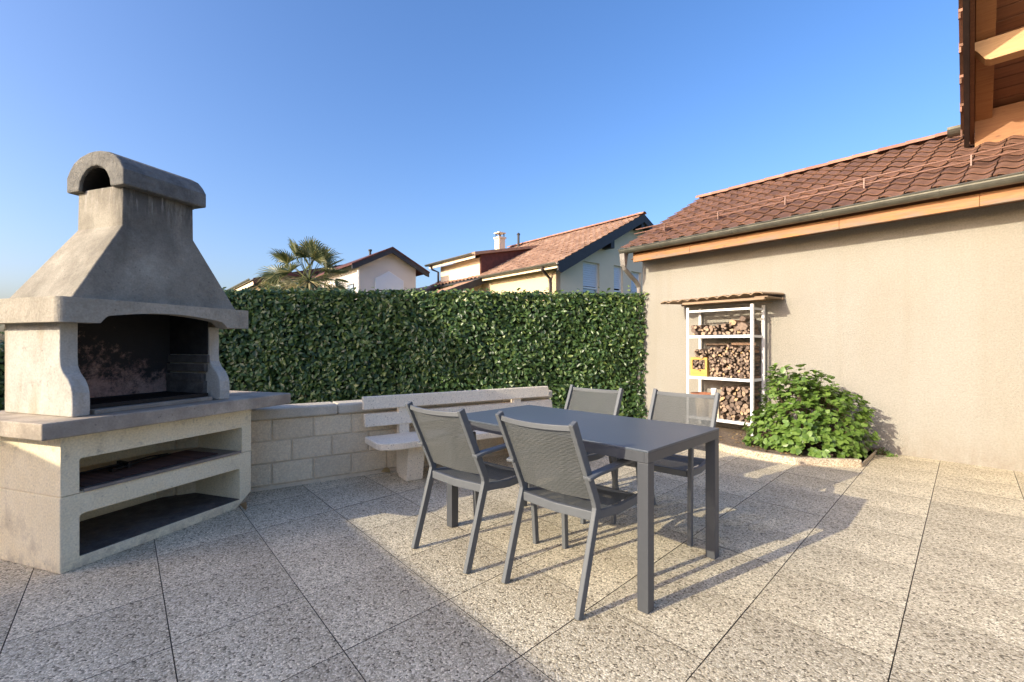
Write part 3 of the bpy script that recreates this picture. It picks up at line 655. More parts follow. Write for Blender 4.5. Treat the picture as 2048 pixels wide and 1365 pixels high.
# hedge: front line from H0 to H1
H0=np.array([-5.2,7.2]); H1=np.array([2.2,7.82])
hv=H1-H0; HL=np.linalg.norm(hv); hx=hv/HL; hy=np.array([-hx[1],hx[0]])
hroot=empty('hedge',(H0[0],H0[1],0),math.atan2(hx[1],hx[0]),label='tall clipped green laurel hedge closing the terrace between barbecue and garage',cat='hedge')
HH=2.05
def hedge(root,HL,HH,n_front,n_top,depth=.9,tm=None,singles=300):
    cx=[];
    def wob(x,z): return .035*np.sin(x*2.1+z*1.3)+.03*np.sin(x*4.7-z*2.9+1)+.02*np.sin(x*9+z*7)
    x=rng.uniform(0,HL,n_front); z=rng.uniform(.02,HH,n_front); lay=rng.random(n_front)**1.6*.14
    pos=np.stack([x,lay-.03+wob(x,z)+(z/HH)**6*.05,z],1)
    nrm=np.stack([rng.normal(0,.55,n_front),-np.ones(n_front),rng.normal(.35,.55,n_front)],1)
    up=np.stack([rng.normal(0,.8,n_front),rng.normal(-.25,.35,n_front),rng.normal(-.2,.8,n_front)],1)
    x2=rng.uniform(0,HL,n_top); y2=rng.uniform(-.02,depth,n_top); z2=HH+rng.normal(0,.018,n_top)+.012*np.sin(x2*6)+.03*np.maximum(0,rng.normal(0,1,n_top))**2*.5
    pos2=np.stack([x2,y2,z2],1); nrm2=np.stack([rng.normal(0,.6,n_top),rng.normal(-.3,.6,n_top),np.ones(n_top)],1); up2=np.stack([rng.normal(0,1,n_top),rng.normal(0,1,n_top),rng.normal(.6,.5,n_top)],1)
    n3=int(n_front*.12); y3=rng.uniform(0,depth,n3); z3=rng.uniform(0,HH,n3)
    pos3=np.stack([np.full(n3,HL-.02)+rng.normal(0,.03,n3),y3,z3],1); nrm3=np.stack([np.ones(n3),rng.normal(-.3,.5,n3),rng.normal(.3,.5,n3)],1); up3=rng.normal(0,1,(n3,3))
    P=np.concatenate([pos,pos2,pos3]); Nn=np.concatenate([nrm,nrm2,nrm3]); U=np.concatenate([up,up2,up3]); sz=rng.uniform(.65,1.15,len(P))
    sz[:n_front]*=1.13-.25*(pos[:,0]/HL)
    # the leaves standing furthest forward are parts of their own
    order=np.argsort(pos[:,1]-rng.random(n_front)*.02)[:singles]; mask=np.zeros(len(P),bool); mask[order]=True
    if singles: single_leaves('leaf',P[mask],Nn[mask],U[mask],sz[mask],tm,M['laurel'],root)
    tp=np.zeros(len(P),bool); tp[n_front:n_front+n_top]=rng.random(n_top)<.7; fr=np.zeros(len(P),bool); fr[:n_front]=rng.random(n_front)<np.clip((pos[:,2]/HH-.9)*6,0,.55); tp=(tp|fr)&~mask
    leaves('foliage',P[~mask&~tp],Nn[~mask&~tp],U[~mask&~tp],sz[~mask&~tp],tm,M['laurel'],root)
    leaves('sunlit_top_shoots',P[tp],Nn[tp],U[tp],sz[tp]*.9,tm,M['lit_top_leaf'],root)  # top leaves painted brighter, as if sunlit
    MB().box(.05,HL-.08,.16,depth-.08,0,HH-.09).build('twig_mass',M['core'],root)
TL=leaf_template(.088,.046)
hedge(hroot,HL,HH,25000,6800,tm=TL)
# a lower laurel shrub left of the barbecue
sroot=empty('laurel_shrub',(-9.2,6.6,0),0,label='lower laurel shrub showing left of the barbecue pillar',cat='shrub')
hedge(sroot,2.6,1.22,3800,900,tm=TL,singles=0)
def dome(root,rx,ry,hz_,n,tm,m,singles,stems=14,base=.05,seed=5):
    rg=np.random.default_rng(seed)
    # twigs end in whorls of leaves
    nt_=int(n/7); P=[];Nn=[];U=[];sz=[]
    ends=[]
    while len(ends)<nt_:
        d=rg.normal(0,1,3); d[2]=abs(d[2])*.95+.02; d/=np.linalg.norm(d)
        r=rg.uniform(.72,1.0)**.7*(1+.10*math.sin(d[0]*5+d[2]*4)+.07*math.sin(d[1]*8+d[0]*7))
        ends.append(((d[0]*rx*r,d[1]*ry*r,base+max(.02,d[2]*hz_*r-.03)),d))
    for e,d in ends:
        k=rg.integers(5,9); a0=rg.uniform(0,6.28); e=np.array(e)
        ax=d*.8+np.array([0,-.0,.6]); ax/=np.linalg.norm(ax)
        t1=np.cross(ax,[.3,.7,.1]); t1/=np.linalg.norm(t1); t2=np.cross(ax,t1)
        for i in range(k):
            a=a0+i*2.4; rad=t1*math.cos(a)+t2*math.sin(a)
            upv=rad+ax*rg.uniform(-.1,.8); P.append(e-ax*rg.uniform(0,.05)); U.append(upv); Nn.append(ax*1.0-rad*.35+rg.normal(0,.25,3)); sz.append(rg.uniform(.6,1.1))
    P=np.array(P);Nn=np.array(Nn);U=np.array(U);sz=np.array(sz)
    wd=np.array(root.matrix_basis.to_3x3()); wp=(wd@P.T).T+np.array(root.location); dist=np.hypot(wp[:,0],wp[:,1])-.0*wp[:,2]
    order=np.argsort(dist)[:singles]; mask=np.zeros(len(P),bool); mask[order]=True
    if singles: single_leaves('leaf',P[mask],Nn[mask],U[mask],sz[mask],tm,m,root)
    leaves('foliage',P[~mask],Nn[~mask],U[~mask],sz[~mask],tm,m,root)
    st=MB()
    for i in range(0,len(ends),max(1,len(ends)//90)):
        e,d=ends[i]; st.tube([(e[0]*.08,e[1]*.08,0),(e[0]*.5,e[1]*.5,e[2]*.45),(e[0],e[1],e[2])],.006,4,rs=[.009,.006,.003])
    st.build('stem',M['twig'],root)

# ---------------------------------------------------------------- planter bed, kerb, shrub
def gl(u,v): p=Vector(G(u,v))-GO; return (p.dot(GX),p.dot(GY))
pk=[(1.25,-.85),(1.52,-1.12),(1.833,-1.29),(2.146,-1.40),(2.45,-1.435),(2.812,-1.407),(3.272,-.99),(3.2,-.12)]
pr=empty('planter_kerb',(GO.x,GO.y,0),gz,label='curved kerb of yellowish aggregate stone round the planting bed',cat='kerb')
def kerbpiece(pts,h=.075,wd=.06):
    P=[Vector(p) for p in pts]; ins=[]
    c=Vector((2.3,-.3))
    for i,p in enumerate(P):
        t=(P[min(i+1,len(P)-1)]-P[max(i-1,0)]).normalized(); n=Vector((-t.y,t.x)); 
        if n.dot(c-p)<0: n=-n
        ins.append(p+n*wd)
    poly=[(p.x,p.y) for p in P]+[(p.x,p.y) for p in ins[::-1]]
    MB().prism(poly,-.02,h,'z').build('kerb_stone',M['kerb'],pr,bevel=.008,seg=2)
kerbpiece(pk[:3]); kerbpiece(pk[2:6]); kerbpiece(pk[5:7]); kerbpiece([pk[6],pk[7]],h=.04)
MB().prism([(p[0]*.99+.02,p[1]*.96+.02) for p in pk]+[(3.2,-.003),(1.2,-.003)],-.01,.04,'z').build('soil',M['soil'],None)
so=bpy.data.objects['soil']; so.location=(GO.x,GO.y,0); so.rotation_euler=(0,0,gz); so['kind']='structure'
n=260; lp=rng.uniform([1.7,-1.35,0],[3.15,-.1,0],(n,3)); lp=lp[lp[:,1]>-1.33+np.maximum(0,(lp[:,0]-2.75))*1.0]; lp[:,2]=.046
li=empty('leaf_litter',(GO.x,GO.y,0),gz); tag(li,'dry brown leaf litter lying on the soil under the shrub','leaf litter',kind='stuff')
leaves('litter',lp,rng.normal([0,0,1],[.3,.3,.1],(len(lp),3)),rng.normal(0,1,(len(lp),3)),rng.uniform(.4,.9,len(lp)),leaf_template(.06,.035),M['dryleaf'],li)
bl=gar(2.66,-.64,.03)
bu=empty('green_shrub',bl,gz,label='rounded bright green leafy shrub in the planting bed beside the log rack',cat='shrub')
dome(bu,.66,.54,.93,4300,leaf_template(.074,.058,cup=.16),M['bushleaf'],300)
# small weeds between shrub and wall
wl=empty('weed_tuft',gar(3.28,-.16,.0),gz,label='small weed tuft against the garage wall right of the shrub',cat='weed')
dome(wl,.13,.07,.12,160,leaf_template(.04,.016),M['bushleaf'],0,base=0,seed=9)

# ---------------------------------------------------------------- log rack
rk0=empty('log_rack',gar(1.5,-.225,.05),gz,label='white metal shelving rack for firewood against the garage wall',cat='rack')
def rx(x): return x-1.5
def ry(y): return y+.225
for x in (1.055,1.952):
    for y in (-.40,-.06):
        MB().box(rx(x)-.018,rx(x)+.018,ry(y)-.018,ry(y)-.015,-.0,1.715).box(rx(x)-.018 if x<1.5 else rx(x)+.015,rx(x)-.015 if x<1.5 else rx(x)+.018,ry(y)-.0149,ry(y)+.018,0,1.715).build('upright',M['white'],rk0)
for z,h in ((.175,.035),(.745,.035),(1.325,.035),(1.64,.03)):
    if z<1.6: MB().box(rx(1.06),rx(1.948),ry(-.395),ry(-.065),z-.05+h-.006,z-.05+h).box(rx(1.074),rx(1.933),ry(-.417),ry(-.412),z-.05,z-.05+h+.002).box(rx(1.06),rx(1.063),ry(-.39),ry(-.07),z-.05,z-.05+h-.007).box(rx(1.945),rx(1.948),ry(-.39),ry(-.07),z-.05,z-.05+h-.007).build('shelf',M['white'],rk0)
    else: MB().box(rx(1.074),rx(1.933),ry(-.417),ry(-.412),z,z+h).box(rx(1.945),rx(1.951),ry(-.38),ry(-.08),z,z+h).box(rx(1.06),rx(1.066),ry(-.38),ry(-.08),z,z+h).build('top_rail',M['white'],rk0)
# corrugated roof over the rack
rr=empty('rack_roof',gar(1.5,-.25,1.8),gz,label='small corrugated brown roof sheet resting on boards above the log rack',cat='roof sheet')
vs=[];fs=[];n=80
for j,(y,dz) in enumerate(((-.30,.0),(.24,.02))):
    for i in range(n+1):
        x=.69+(2.14-.69)*i/n; tpos=i/n
        z=.045+.03*tpos+dz+.028*abs(math.sin(math.pi*i/8.0))**.8+.002*math.sin(i*1.7)
        vs.append((rx(x)+(.06 if j else 0)+(-.0),y,z))
m_=len(vs)
for p in vs[:m_]: pass
vs2=[(a,b,c-.012) for a,b,c in vs]
fs=[(i,i+1,n+2+i,n+1+i) for i in range(n)]; fs2=[tuple(m_+k for k in f) for f in fs]
edge=[(i,i+1,m_+i+1,m_+i) for i in range(n)]
MB().add(vs+vs2,fs+fs2+edge).build('corrugated_sheet',M['board'],rr,smooth=False)
MB().prism([(-.27,.0),(-.22,.0),(-.22,.03),(-.27,.03)],rx(1.03),rx(2.15)).build('front_batten',M['board'],rr)
MB().box(rx(.76),rx(2.2),.16,.22,.02,.045).box(rx(2.03),rx(2.19),-.27,.25,.03,.042).build('board',M['board'],rr)
MB().box(rx(.88),rx(1.06),.1,.13,-.06,-.05).box(rx(1.95),rx(2.09),.1,.13,-.02,-.012).build('stick',M['board'],rr)

# firewood
def log_mesh(r,ln,kind,seed):
    rd=random.Random(seed); n=rd.choice((7,8,9))
    if kind=='round': ring=[(r*math.cos(2*math.pi*i/n)*rd.uniform(.86,1.1),r*math.sin(2*math.pi*i/n)*rd.uniform(.86,1.1)) for i in range(n)]
    elif kind=='split':
        ring=[(0,-r*.75)]+[(r*1.15*math.cos(R(a)),-r*.75+r*1.7*math.sin(R(a))) for a in (50,70,90,110,130)]
    else: ring=[(-r,-r*.35),(-r*.2,-r*.62),(r*.9,-r*.4),(r,.3*r),(.1*r,.65*r),(-.9*r,.45*r)]
    n=len(ring); vs=[];fs=[];mi=[]
    for j,(y,sx) in enumerate(((-ln/2,1),(-ln*.1,rd.uniform(.95,1.08)),(ln/2,rd.uniform(.85,1.05)))):
        for p in ring: vs.append((p[0]*sx+(rd.uniform(-.003,.003)),y+rd.uniform(-.004,.004),p[1]*sx))
    for j in range(2):
        for i in range(n): fs.append((j*n+i,j*n+(i+1)%n,(j+1)*n+(i+1)%n,(j+1)*n+i)); mi.append(0)
    mb=MB(); mb.add(vs,fs,0); k=len(mb.v); mb.f+=[tuple(range(n))[::-1],tuple(range(2*n,3*n))]; mb.mi+=[1,1]
    return mb
LM=[]
for i,(k) in enumerate(('round','round','split','round','flat','split','flat','round','round','flat')):
    o=log_mesh(.05,.29,k,i).build('firewood_log',[M['bark'],M['logend']],None); LM.append(o.data); bpy.data.objects.remove(o)
rl=random.Random(11)
def stack(x0,x1,zb_,prof,rmin,rmax,label,group,yc=-.24,big=None,dens=1.0):
    placed=[]
    tries=0
    cells=[]
    # settle circles one after another: lowest free place, random starts
    fails=0
    while fails<60:
        r=rl.uniform(rmin,rmax)
        best=None
        for _ in range(26):
            x=rl.uniform(x0+r,x1-r); z=zb_+r*.9
            for (a,c,q) in placed:
                dx=abs(x-a); s_=(r+q)*.93
                if dx<s_: z=max(z,c+math.sqrt(max(0,s_*s_-dx*dx)))
            if best is None or z<best[1]: best=(x,z)
        x,z=best
        if z+r*.5>zb_+prof((x-x0)/(x1-x0)): fails+=1; continue
        placed.append((x,z,r))
    for x,z,r in placed:
        me=rl.choice(LM); o=bpy.data.objects.new('firewood_log',me); COL.objects.link(o)
        o.location=gar(x,yc+rl.uniform(-.035,.03),z); s=r/.05
        o.scale=(s*rl.uniform(.92,1.12),rl.uniform(.85,1.08),s*rl.uniform(.92,1.12)); 
        q=Matrix.Rotation(gz+rl.uniform(-.06,.06),4,'Z')@Matrix.Rotation(rl.uniform(-.05,.05),4,'X')@Matrix.Rotation(rl.uniform(0,6.28),4,'Y')
        o.rotation_euler=q.to_euler(); tag(o,label,'log',group)
    return placed
pt=stack(1.08,1.93,1.362,lambda t:.17-.05*math.sin(t*math.pi)+(.19*max(0,t-.38)/.62 if t>.38 else 0),.016,.036,'split firewood log on the top shelf of the white rack','firewood logs on the top shelf')
pm=stack(1.345,1.93,.782,lambda t:.44-.03*math.cos(t*9),.013,.027,'small firewood log stacked on the middle shelf beside the yellow crate','firewood logs on the middle shelf')
pbm=stack(1.5,1.93,.212,lambda t:.43+.05*t,.018,.036,'grey firewood log on the bottom shelf of the white rack','firewood logs on the bottom shelf')
pc=stack(1.115,1.32,.83,lambda t:.33,.012,.024,'small log piled in and over the yellow crate','logs in the yellow crate',yc=-.245)
for (x,z,r,s,lab) in ((1.83,1.475,.055,1.0,'thickest tan split log at the right end of the top shelf'),(1.7,1.53,.04,1,'orange-brown round log resting high on the top shelf pile'),(1.83,1.575,.036,1,'brown log topmost at the right of the top shelf')):
    o=bpy.data.objects.new('firewood_log',LM[1]); COL.objects.link(o); o.location=gar(x,-.255,z); o.scale=(r/.05*1.3,1.1,r/.05); o.rotation_euler=(0,0,gz); tag(o,lab,'log')
for (x,z,an,lab) in ((1.42,1.25,.15,'long split log lying across the middle pile behind the yellow crate'),(1.78,1.26,-.1,'long split log lying across the right of the middle pile')):
    o=bpy.data.objects.new('firewood_log',LM[4]); COL.objects.link(o); o.location=gar(x,-.26,z-.02); o.scale=(.8,1.0,.6); o.rotation_euler=(0,an,gz+math.pi/2+.2); tag(o,lab,'log')
# yellow crate
cr=empty('yellow_crate',gar(1.215,-.25,.782),gz,label='yellow plastic crate of small logs on the middle rack shelf',cat='crate')
cb=MB()
for y0 in (-.155,.125):
    mb_=MB(); ring_plate(mb_,[(-.125,0),(.125,0),(.125,.27),(-.125,.27)],rrect(-.093,.093,.10,.235,.012),y0,y0+.012); mb_.build('side_panel',M['crate'],cr,bevel=.003)
for x0 in (-.125,.113): MB().box(x0,x0+.012,-.142,.124,0,.27).build('end_panel',M['crate'],cr)
MB().box(-.112,.112,-.142,.124,0,.01).build('bottom',M['crate'],cr)
MB().box(-.08,.08,-.159,-.156,.045,.06).build('moulded_rib',M['crate'],cr)
# saucer, pot and mug on the bottom shelf
po=MB(); prof_=[(0,0),(.11,0),(.13,.03),(.12,.032),(.1,.01),(0,.01)]
def lathe(prof,n=20):
    mb=MB(); vs=[];fs=[]
    for r,z in prof:
        for k in range(n): vs.append((r*math.cos(2*math.pi*k/n),r*math.sin(2*math.pi*k/n),z))
    for i in range(len(prof)-1):
        for k in range(n): fs.append((i*n+k,i*n+(k+1)%n,(i+1)*n+(k+1)%n,(i+1)*n+k))
    return mb.add(vs,fs)
p1=lathe([(.001,0),(.13,0),(.165,.035),(.15,.035),(.12,.012),(.001,.012)]).build('terracotta_saucer',M['terracotta'],None,smooth=True); p1.location=gar(1.2,-.27,.5); tag(p1,'orange terracotta saucer stacked low in the log rack','saucer')
p2=lathe([(.001,0),(.08,0),(.105,.29),(.09,.29),(.07,.012),(.001,.012)]).build('flower_pot',M['block'],None,smooth=True); p2.location=gar(1.2,-.27,.211); tag(p2,'beige flower pot under the saucer on the bottom rack shelf','pot')
p3=lathe([(.001,0),(.035,0),(.04,.09),(.036,.09),(.031,.006),(.001,.006)]).build('mug',M['white'],None,smooth=True); p3.location=gar(1.40,-.33,.53); tag(p3,'white mug beside the saucer in the log rack','mug')
p4=MB().box(-.07,.07,-.1,.1,0,.318).build('cut_stone',M['block'],None,bevel=.01); p4.location=gar(1.41,-.28,.211); p4.rotation_euler=(0,0,gz+.1); tag(p4,'upright beige stone block standing under the mug in the log rack','stone block')

# ---------------------------------------------------------------- table
TA=R(45.3); TN=Vector((.62,2.137)); TX=Vector((math.cos(TA+math.pi/2),math.sin(TA+math.pi/2))); TY=Vector((math.cos(TA),math.sin(TA)))
# local x along the short side (TY), local y along the long side (TX)
tc=TN+TY*.415+TX*.75
tb_=empty('dining_table',(tc.x,tc.y,0),TA,label='rectangular anthracite metal garden table with four square legs',cat='table')
hw_,hl=.415,.75
MB().box(-hw_,hw_,-hl,hl,.737,.747).build('tabletop',M['table'],tb_,bevel=.002)
MB().box(-hw_+.002,hw_-.002,-hl+.002,-hl+.022,.688,.736).box(-hw_+.002,hw_-.002,hl-.022,hl-.002,.688,.736).box(-hw_+.002,-hw_+.022,-hl+.0225,hl-.0225,.688,.736).box(hw_-.022,hw_-.002,-hl+.0225,hl-.0225,.688,.736).build('apron',M['anthracite'],tb_,bevel=.001)
leg=None
for sx in (-1,1):
    for sy in (-1,1):
        if leg is None: o=MB().box(-.028,.028,-.028,.028,0,.686).build('leg',M['anthracite'],tb_,bevel=.002); leg=o.data
        else: o=link('leg',leg,tb_,bevel=.002)
        o.location=(sx*(hw_-.030),sy*(hl-.030),0)

# ---------------------------------------------------------------- chairs
def make_chair():
    r=empty('garden_chair',(0,0,0)); r['category']='chair'
    fm=M['frame']
    rear=[(0,0),(.135,.445),(.14,.47),(.13,.505),(-.045,.885)]
    def yz(z): # post y at height z (upper)
        t=(z-.505)/(.885-.505); return .13+(-.045-.13)*t
    for s in (-1,1):
        MB().bar([(s*.232,p[0],p[1]) for p in rear],.026,.04,side=(1,0,0)).build('rear_leg',fm,r,bevel=.004)
        MB().bar([(s*.265,.55,0),(s*.258,.525,.42),(s*.252,.50,.632)],.026,.036,side=(1,0,0)).build('front_leg',fm,r,bevel=.004)
        MB().bar([(s*.243,.045,.622),(s*.25,.1,.634),(s*.258,.3,.648),(s*.258,.52,.652)],.048,.018,side=(1,0,0)).build('armrest',fm,r,bevel=.005)
        MB().bar([(s*.225,.13,.432),(s*.24,.32,.418),(s*.245,.52,.43)],.024,.042,side=(1,0,0)).build('side_rail',fm,r,bevel=.003)
    MB().bar([(-.218,.135,.425),(0,.125,.42),(.218,.135,.425)],.024,.046,side=(0,1,0)).build('rear_rail',fm,r,bevel=.004)
    MB().bar([(-.23,.505,.425),(.23,.505,.425)],.022,.04,side=(0,1,0)).build('front_rail',fm,r,bevel=.003)
    tp=[(x,yz(.858)-.028*(1-(x/.22)**2),.858-.006*(1-(x/.22)**2)) for x in np.linspace(-.218,.218,11)]
    MB().bar(tp,.02,.026,side=(0,1,0)).build('top_rail',fm,r,bevel=.003)
    # slings
    def grid(f,nu,nv):
        vs=[f(i/nu,j/nv) for j in range(nv+1) for i in range(nu+1)]; return MB().add(vs,[(j*(nu+1)+i,j*(nu+1)+i+1,(j+1)*(nu+1)+i+1,(j+1)*(nu+1)+i) for j in range(nv) for i in range(nu)])
    def bk(u,v):
        x=-.216+.432*u; z=.50+.345*v; return (x,yz(z)-.026*(1-(x/.22)**2),z)
    grid(bk,12,8).build('back_sling',M['sling'],r,smooth=True)
    def st_(u,v):
        x=-.22+.44*u; y=.15+.36*v; return (x,y,.447-.018*(1-(x/.22)**2)-.006*math.sin(v*3.14))
    grid(st_,12,8).build('seat_sling',M['sling_seat'],r,smooth=True)
    return r
def copy_tree(o,parent=None):
    c=o.copy(); COL.objects.link(c)
    if parent: c.parent=parent
    for ch in list(o.children): 
        copy_tree(ch,c)
    return c
ch=make_chair()
specs=[((-.416,2.683),48,'grey sling armchair with its back to the camera, in front of the bench'),
       ((.1315,2.2645),46,'grey sling armchair nearest the camera, in front of the near table leg'),
       ((.66,3.82),228,'grey sling armchair on the far side of the table before the hedge'),
       ((1.26,3.46),228,'grey sling armchair on the far side of the table before the log rack')]
chs=[ch]+[copy_tree(ch) for _ in range(3)]
for o,(p,a,lab) in zip(chs,specs):
    o.location=(p[0],p[1],0); o.rotation_euler=(0,0,R(a-90)); tag(o,lab,'chair','garden armchairs around the table')

# ---------------------------------------------------------------- houses behind
def frame_house(name,X,Y,label):
    return empty(name,(X,Y,0),gz,label=label,cat='house')
# big house right of centre: local x towards the camera-right, y away
hb=frame_house('gabled_house',1.583,16.0,'beige gabled house with orange tiled roof, dormer and slim chimney beyond the hedge')
EB=4.03; AY=4.96; SB=.505; XB=-8.8
MB().box(XB,-.5,.38,.6,-.06,EB+.1).build('front_wall',M['stucco_warm'],hb)
# gable wall with openings (plate in y,z at x=-.5..-.3 made of strips)
def gable_wall(x0,x1,m):
    ys=[.38,1.8,2.74,3.63,4.21,4.75,5.45,9.54]
    def top(y): return EB-.08+SB*(y if y<AY else 2*AY-y)
    mb=MB()
    for i in range(len(ys)-1):
        a,b_=ys[i],ys[i+1]; win=i in (1,3,5); zt_={1:4.36,3:4.40,5:4.27}.get(i)
        lo=(zt_ if win else -.06)
        pts=[(a,lo),(b_,lo)]+[(b_,top(b_))]+([(AY,top(AY))] if a<AY<b_ else [])+[(a,top(a))]
        mb.prism(pts,x0,x1)
        if win: mb.prism([(a,-.06),(b_,-.06),(b_,2.2),(a,2.2)],x0,x1)
    return mb.build('gable_wall',m,hb)
gable_wall(-.7,-.5,M['stucco2'])
MB().box(XB,-.5,9.54,9.7,-.06,EB).build('rear_wall',M['stucco2'],hb)
for a,b_,zt_ in ((1.8,2.74,4.36),(3.63,4.21,4.40),(4.75,5.45,4.27)):
    wn=MB().box(-.66,-.6,a,a+.06,2.2,zt_).box(-.66,-.6,b_-.06,b_,2.2,zt_).box(-.66,-.6,a+.061,b_-.061,zt_-.06,zt_).box(-.64,-.58,a+.061,b_-.061,3.36,3.42).build('window',M['white'],hb)
    for k in range(12):
        z=zt_-.06-(k+1)*.085
        if z>3.42: MB().box(-.635,-.62,a+.062,b_-.062,z+.004,z+.083).build('shutter_slat',M['shutter'],wn)
    MB().box(-.65,-.64,a+.061,b_-.061,2.2,3.36).build('pane',M['glass'],wn)
    MB().box(-.52,-.49,a-.02,b_+.02,3.16,3.2).box(-.52,-.49,a-.02,b_+.02,3.05,3.08).build('guard_rail',M['darkfascia'],wn)
MB().prism([(0,EB-.26),(.15,EB-.34),(AY,EB-.3+SB*AY),(2*AY,EB-.3),(2*AY,EB),(AY,EB+.02+SB*AY),(0,EB+.02)],-.06,0).build('verge_board',M['darkfascia'],hb)
MB().prism([(0.02,EB-.02),(AY,EB-.02+SB*AY),(2*AY,EB-.02),(2*AY,EB-.1),(AY,EB-.1+SB*AY),(0.02,EB-.1)],XB,-.061).build('roof_deck',M['darkfascia'],hb)
MB().box(-.5,-.06,2.9,3.1,EB+.9,EB+1.25).build('purlin_end',M['darkfascia'],hb); MB().box(-.5,-.06,4.85,5.05,EB+1.95,EB+2.25).build('purlin_end',M['darkfascia'],hb)
angB=math.atan(SB); t=tile_mesh('',.29,.41,.03,None,n=6); mb=MB(); nr=int(AY/math.cos(angB)/.37); g_=AY/math.cos(angB)/nr
for r_ in range(nr):
    for c_ in range(31):
        x=-.3-c_*.29+.0
        if x<XB-.1: continue
        if x<-4.5 and r_*g_*math.cos(angB)<0.0: continue
        y0=r_*g_*math.cos(angB); z0_=EB+.03+y0*SB; ca,sa=math.cos(angB-.03),math.sin(angB-.03); jz=random.uniform(-.006,.006)
        mb.add([(p[0]+x,y0+p[1]*ca-p[2]*sa,z0_+jz+p[1]*sa+p[2]*ca) for p in t.v],t.f)
tag(mb.build('roof_tiles',M['tile_far'],hb),kind='stuff')
MB().add([(XB,2*AY,EB+.02),(0,2*AY,EB+.02),(0,AY,EB+.02+SB*AY),(XB,AY,EB+.02+SB*AY)],[(0,1,2,3)]).build('rear_roof_slope',M['tile_far'],hb)
rmB=None
for i in range(25):
    if rmB is None: o=half_ridge(.38,.13).build('ridge_tile',M['ridge'],hb,smooth=True); rmB=o.data
    else: o=link('ridge_tile',rmB,hb)
    o.location=(-.36-i*.35,AY,EB+.04+SB*AY)
gb=MB(); gutter(gb,-4.46,-.0,-.07,EB+.01,.085); gb.build('gutter',M['gutter'],hb)
MB().box(-4.4,-.06,.0,.03,EB-.17,EB-.02).build('fascia',M['stucco2'],hb)
MB().tube([(-.75,-.06,EB-.07),(-.75,-.06,EB-.16),(-.75,.3,EB-.42),(-.75,.33,EB-.6),(-.75,.33,0)],.05,8).build('downpipe',M['brownmetal'],hb)
# dormer
dm=MB().box(-8.2,-4.95,.3,.5,2.9,4.95).build('dormer_wall',M['stucco2'],hb)
wn=MB().box(-6.95,-5.75,.27,.299,3.6,4.5).build('window',M['white'],hb)
for k in range(9): MB().box(-6.88,-5.82,.255,.269,3.65+k*.09,3.73+k*.09).build('shutter_slat',M['shutter'],wn)
def dz(y): return 5.02+.21*y
MB().prism([(-.12,dz(-.12)),(3.6,dz(3.6)),(3.6,dz(3.6)+.12),(-.12,dz(-.12)+.12)],-8.75,-4.75).build('dormer_roof',M['tile_far'],hb)
MB().add([(-4.9,.3,EB+.15),(-4.9,.3,5.08),(-4.9,3.4,5.73),(-5.0,.3,EB+.15),(-5.0,.3,5.08),(-5.0,3.4,5.73)],[(0,1,2),(3,5,4),(0,3,4,1),(1,4,5,2),(0,2,5,3)]).build('dormer_cheek',M['tile_dark'],hb)
gb=MB(); gutter(gb,-8.75,-4.8,-.19,5.06,.08); gb.build('gutter',M['gutter'],hb)
MB().box(-8.6,-4.78,-.11,-.07,4.86,4.99).build('fascia',M['stucco2'],hb)
MB().tube([(-8.3,-.19,5.0),(-8.3,-.1,4.8),(-8.25,.2,4.7),(-8.25,.2,3)],.05,8).build('downpipe',M['brownmetal'],hb)
# lower porch roofs
MB().prism([(-1.9,3.25),(.28,4.05),(.28,3.9),(-1.9,3.1)],-6.1,-4.55).build('porch_roof',M['tile_far'],hb)
MB().prism([(-1.92,3.0),(.28,3.82),(.28,4.1),(-1.92,3.27)],-4.55,-4.47).build('porch_verge',M['darkfascia'],hb)
MB().prism([(-1.2,3.3),(.28,4.15),(.28,4.0),(-1.2,3.15)],-10.8,-8.3).build('porch_roof',M['tile_far'],hb)
MB().prism([(-1.22,3.05),(.28,3.92),(.28,4.2),(-1.22,3.34)],-8.3,-8.22).build('porch_verge',M['darkfascia'],hb)
MB().box(-10.6,-6.2,.3,.5,0,3.9).build('side_wall',M['stucco2'],hb)
# chimney and flue
cm=MB().box(-8.5,-8.12,3.8,4.2,5.6,6.85).box(-8.55,-8.07,3.75,4.25,6.85,6.93).build('chimney',M['stucco2'],hb)
for dx in (-.17,.13): 
    for dy in (-.17,.13): MB().box(-8.31+dx,-8.27+dx,4.0+dy,4.04+dy,6.93,7.12).build('cap_post',M['darkfascia'],cm)
MB().box(-8.54,-8.08,3.77,4.23,7.12,7.17).build('cap_slab',M['stucco2'],cm)
MB().tube([(-7.5,4.6,6.2),(-7.5,4.6,7.0)],.06,8).tube([(-7.5,4.6,7.0),(-7.5,4.6,7.06),(-7.5,4.6,7.12)],.09,8,rs=[.09,.09,.02]).build('flue_pipe',M['darkfascia'],hb)

# house left of centre
h2=frame_house('gable_house',-6.5,20.0,'pale lilac-white house gable with dark roof edge behind the hedge centre')
zz=4.72
MB().prism([(0,-.06),(2.67,-.06),(2.67,zz),(1.335,zz+.68),(0,zz)],-.25,0).build('gable_wall',M['stucco3'],h2)
MB().box(-7,-.251,0,.2,-.06,zz).box(-7,-.251,2.47,2.67,-.06,zz).build('side_wall',M['stucco3'],h2)
sl2=.51
MB().prism([(-.45,zz-.14),(1.335,zz+.77),(3.15,zz-.15),(3.15,zz-.36),(3.0,zz-.32),(1.335,zz+.53),(-.3,zz-.31),(-.45,zz-.35)],.32,.4).build('verge_board',M['darkfascia'],h2)
MB().prism([(-.47,zz-.12),(1.335,zz+.80),(3.17,zz-.13),(3.17,zz-.19),(1.335,zz+.73),(-.47,zz-.18)],-7,.42).build('roof',M['tile_dark'],h2)
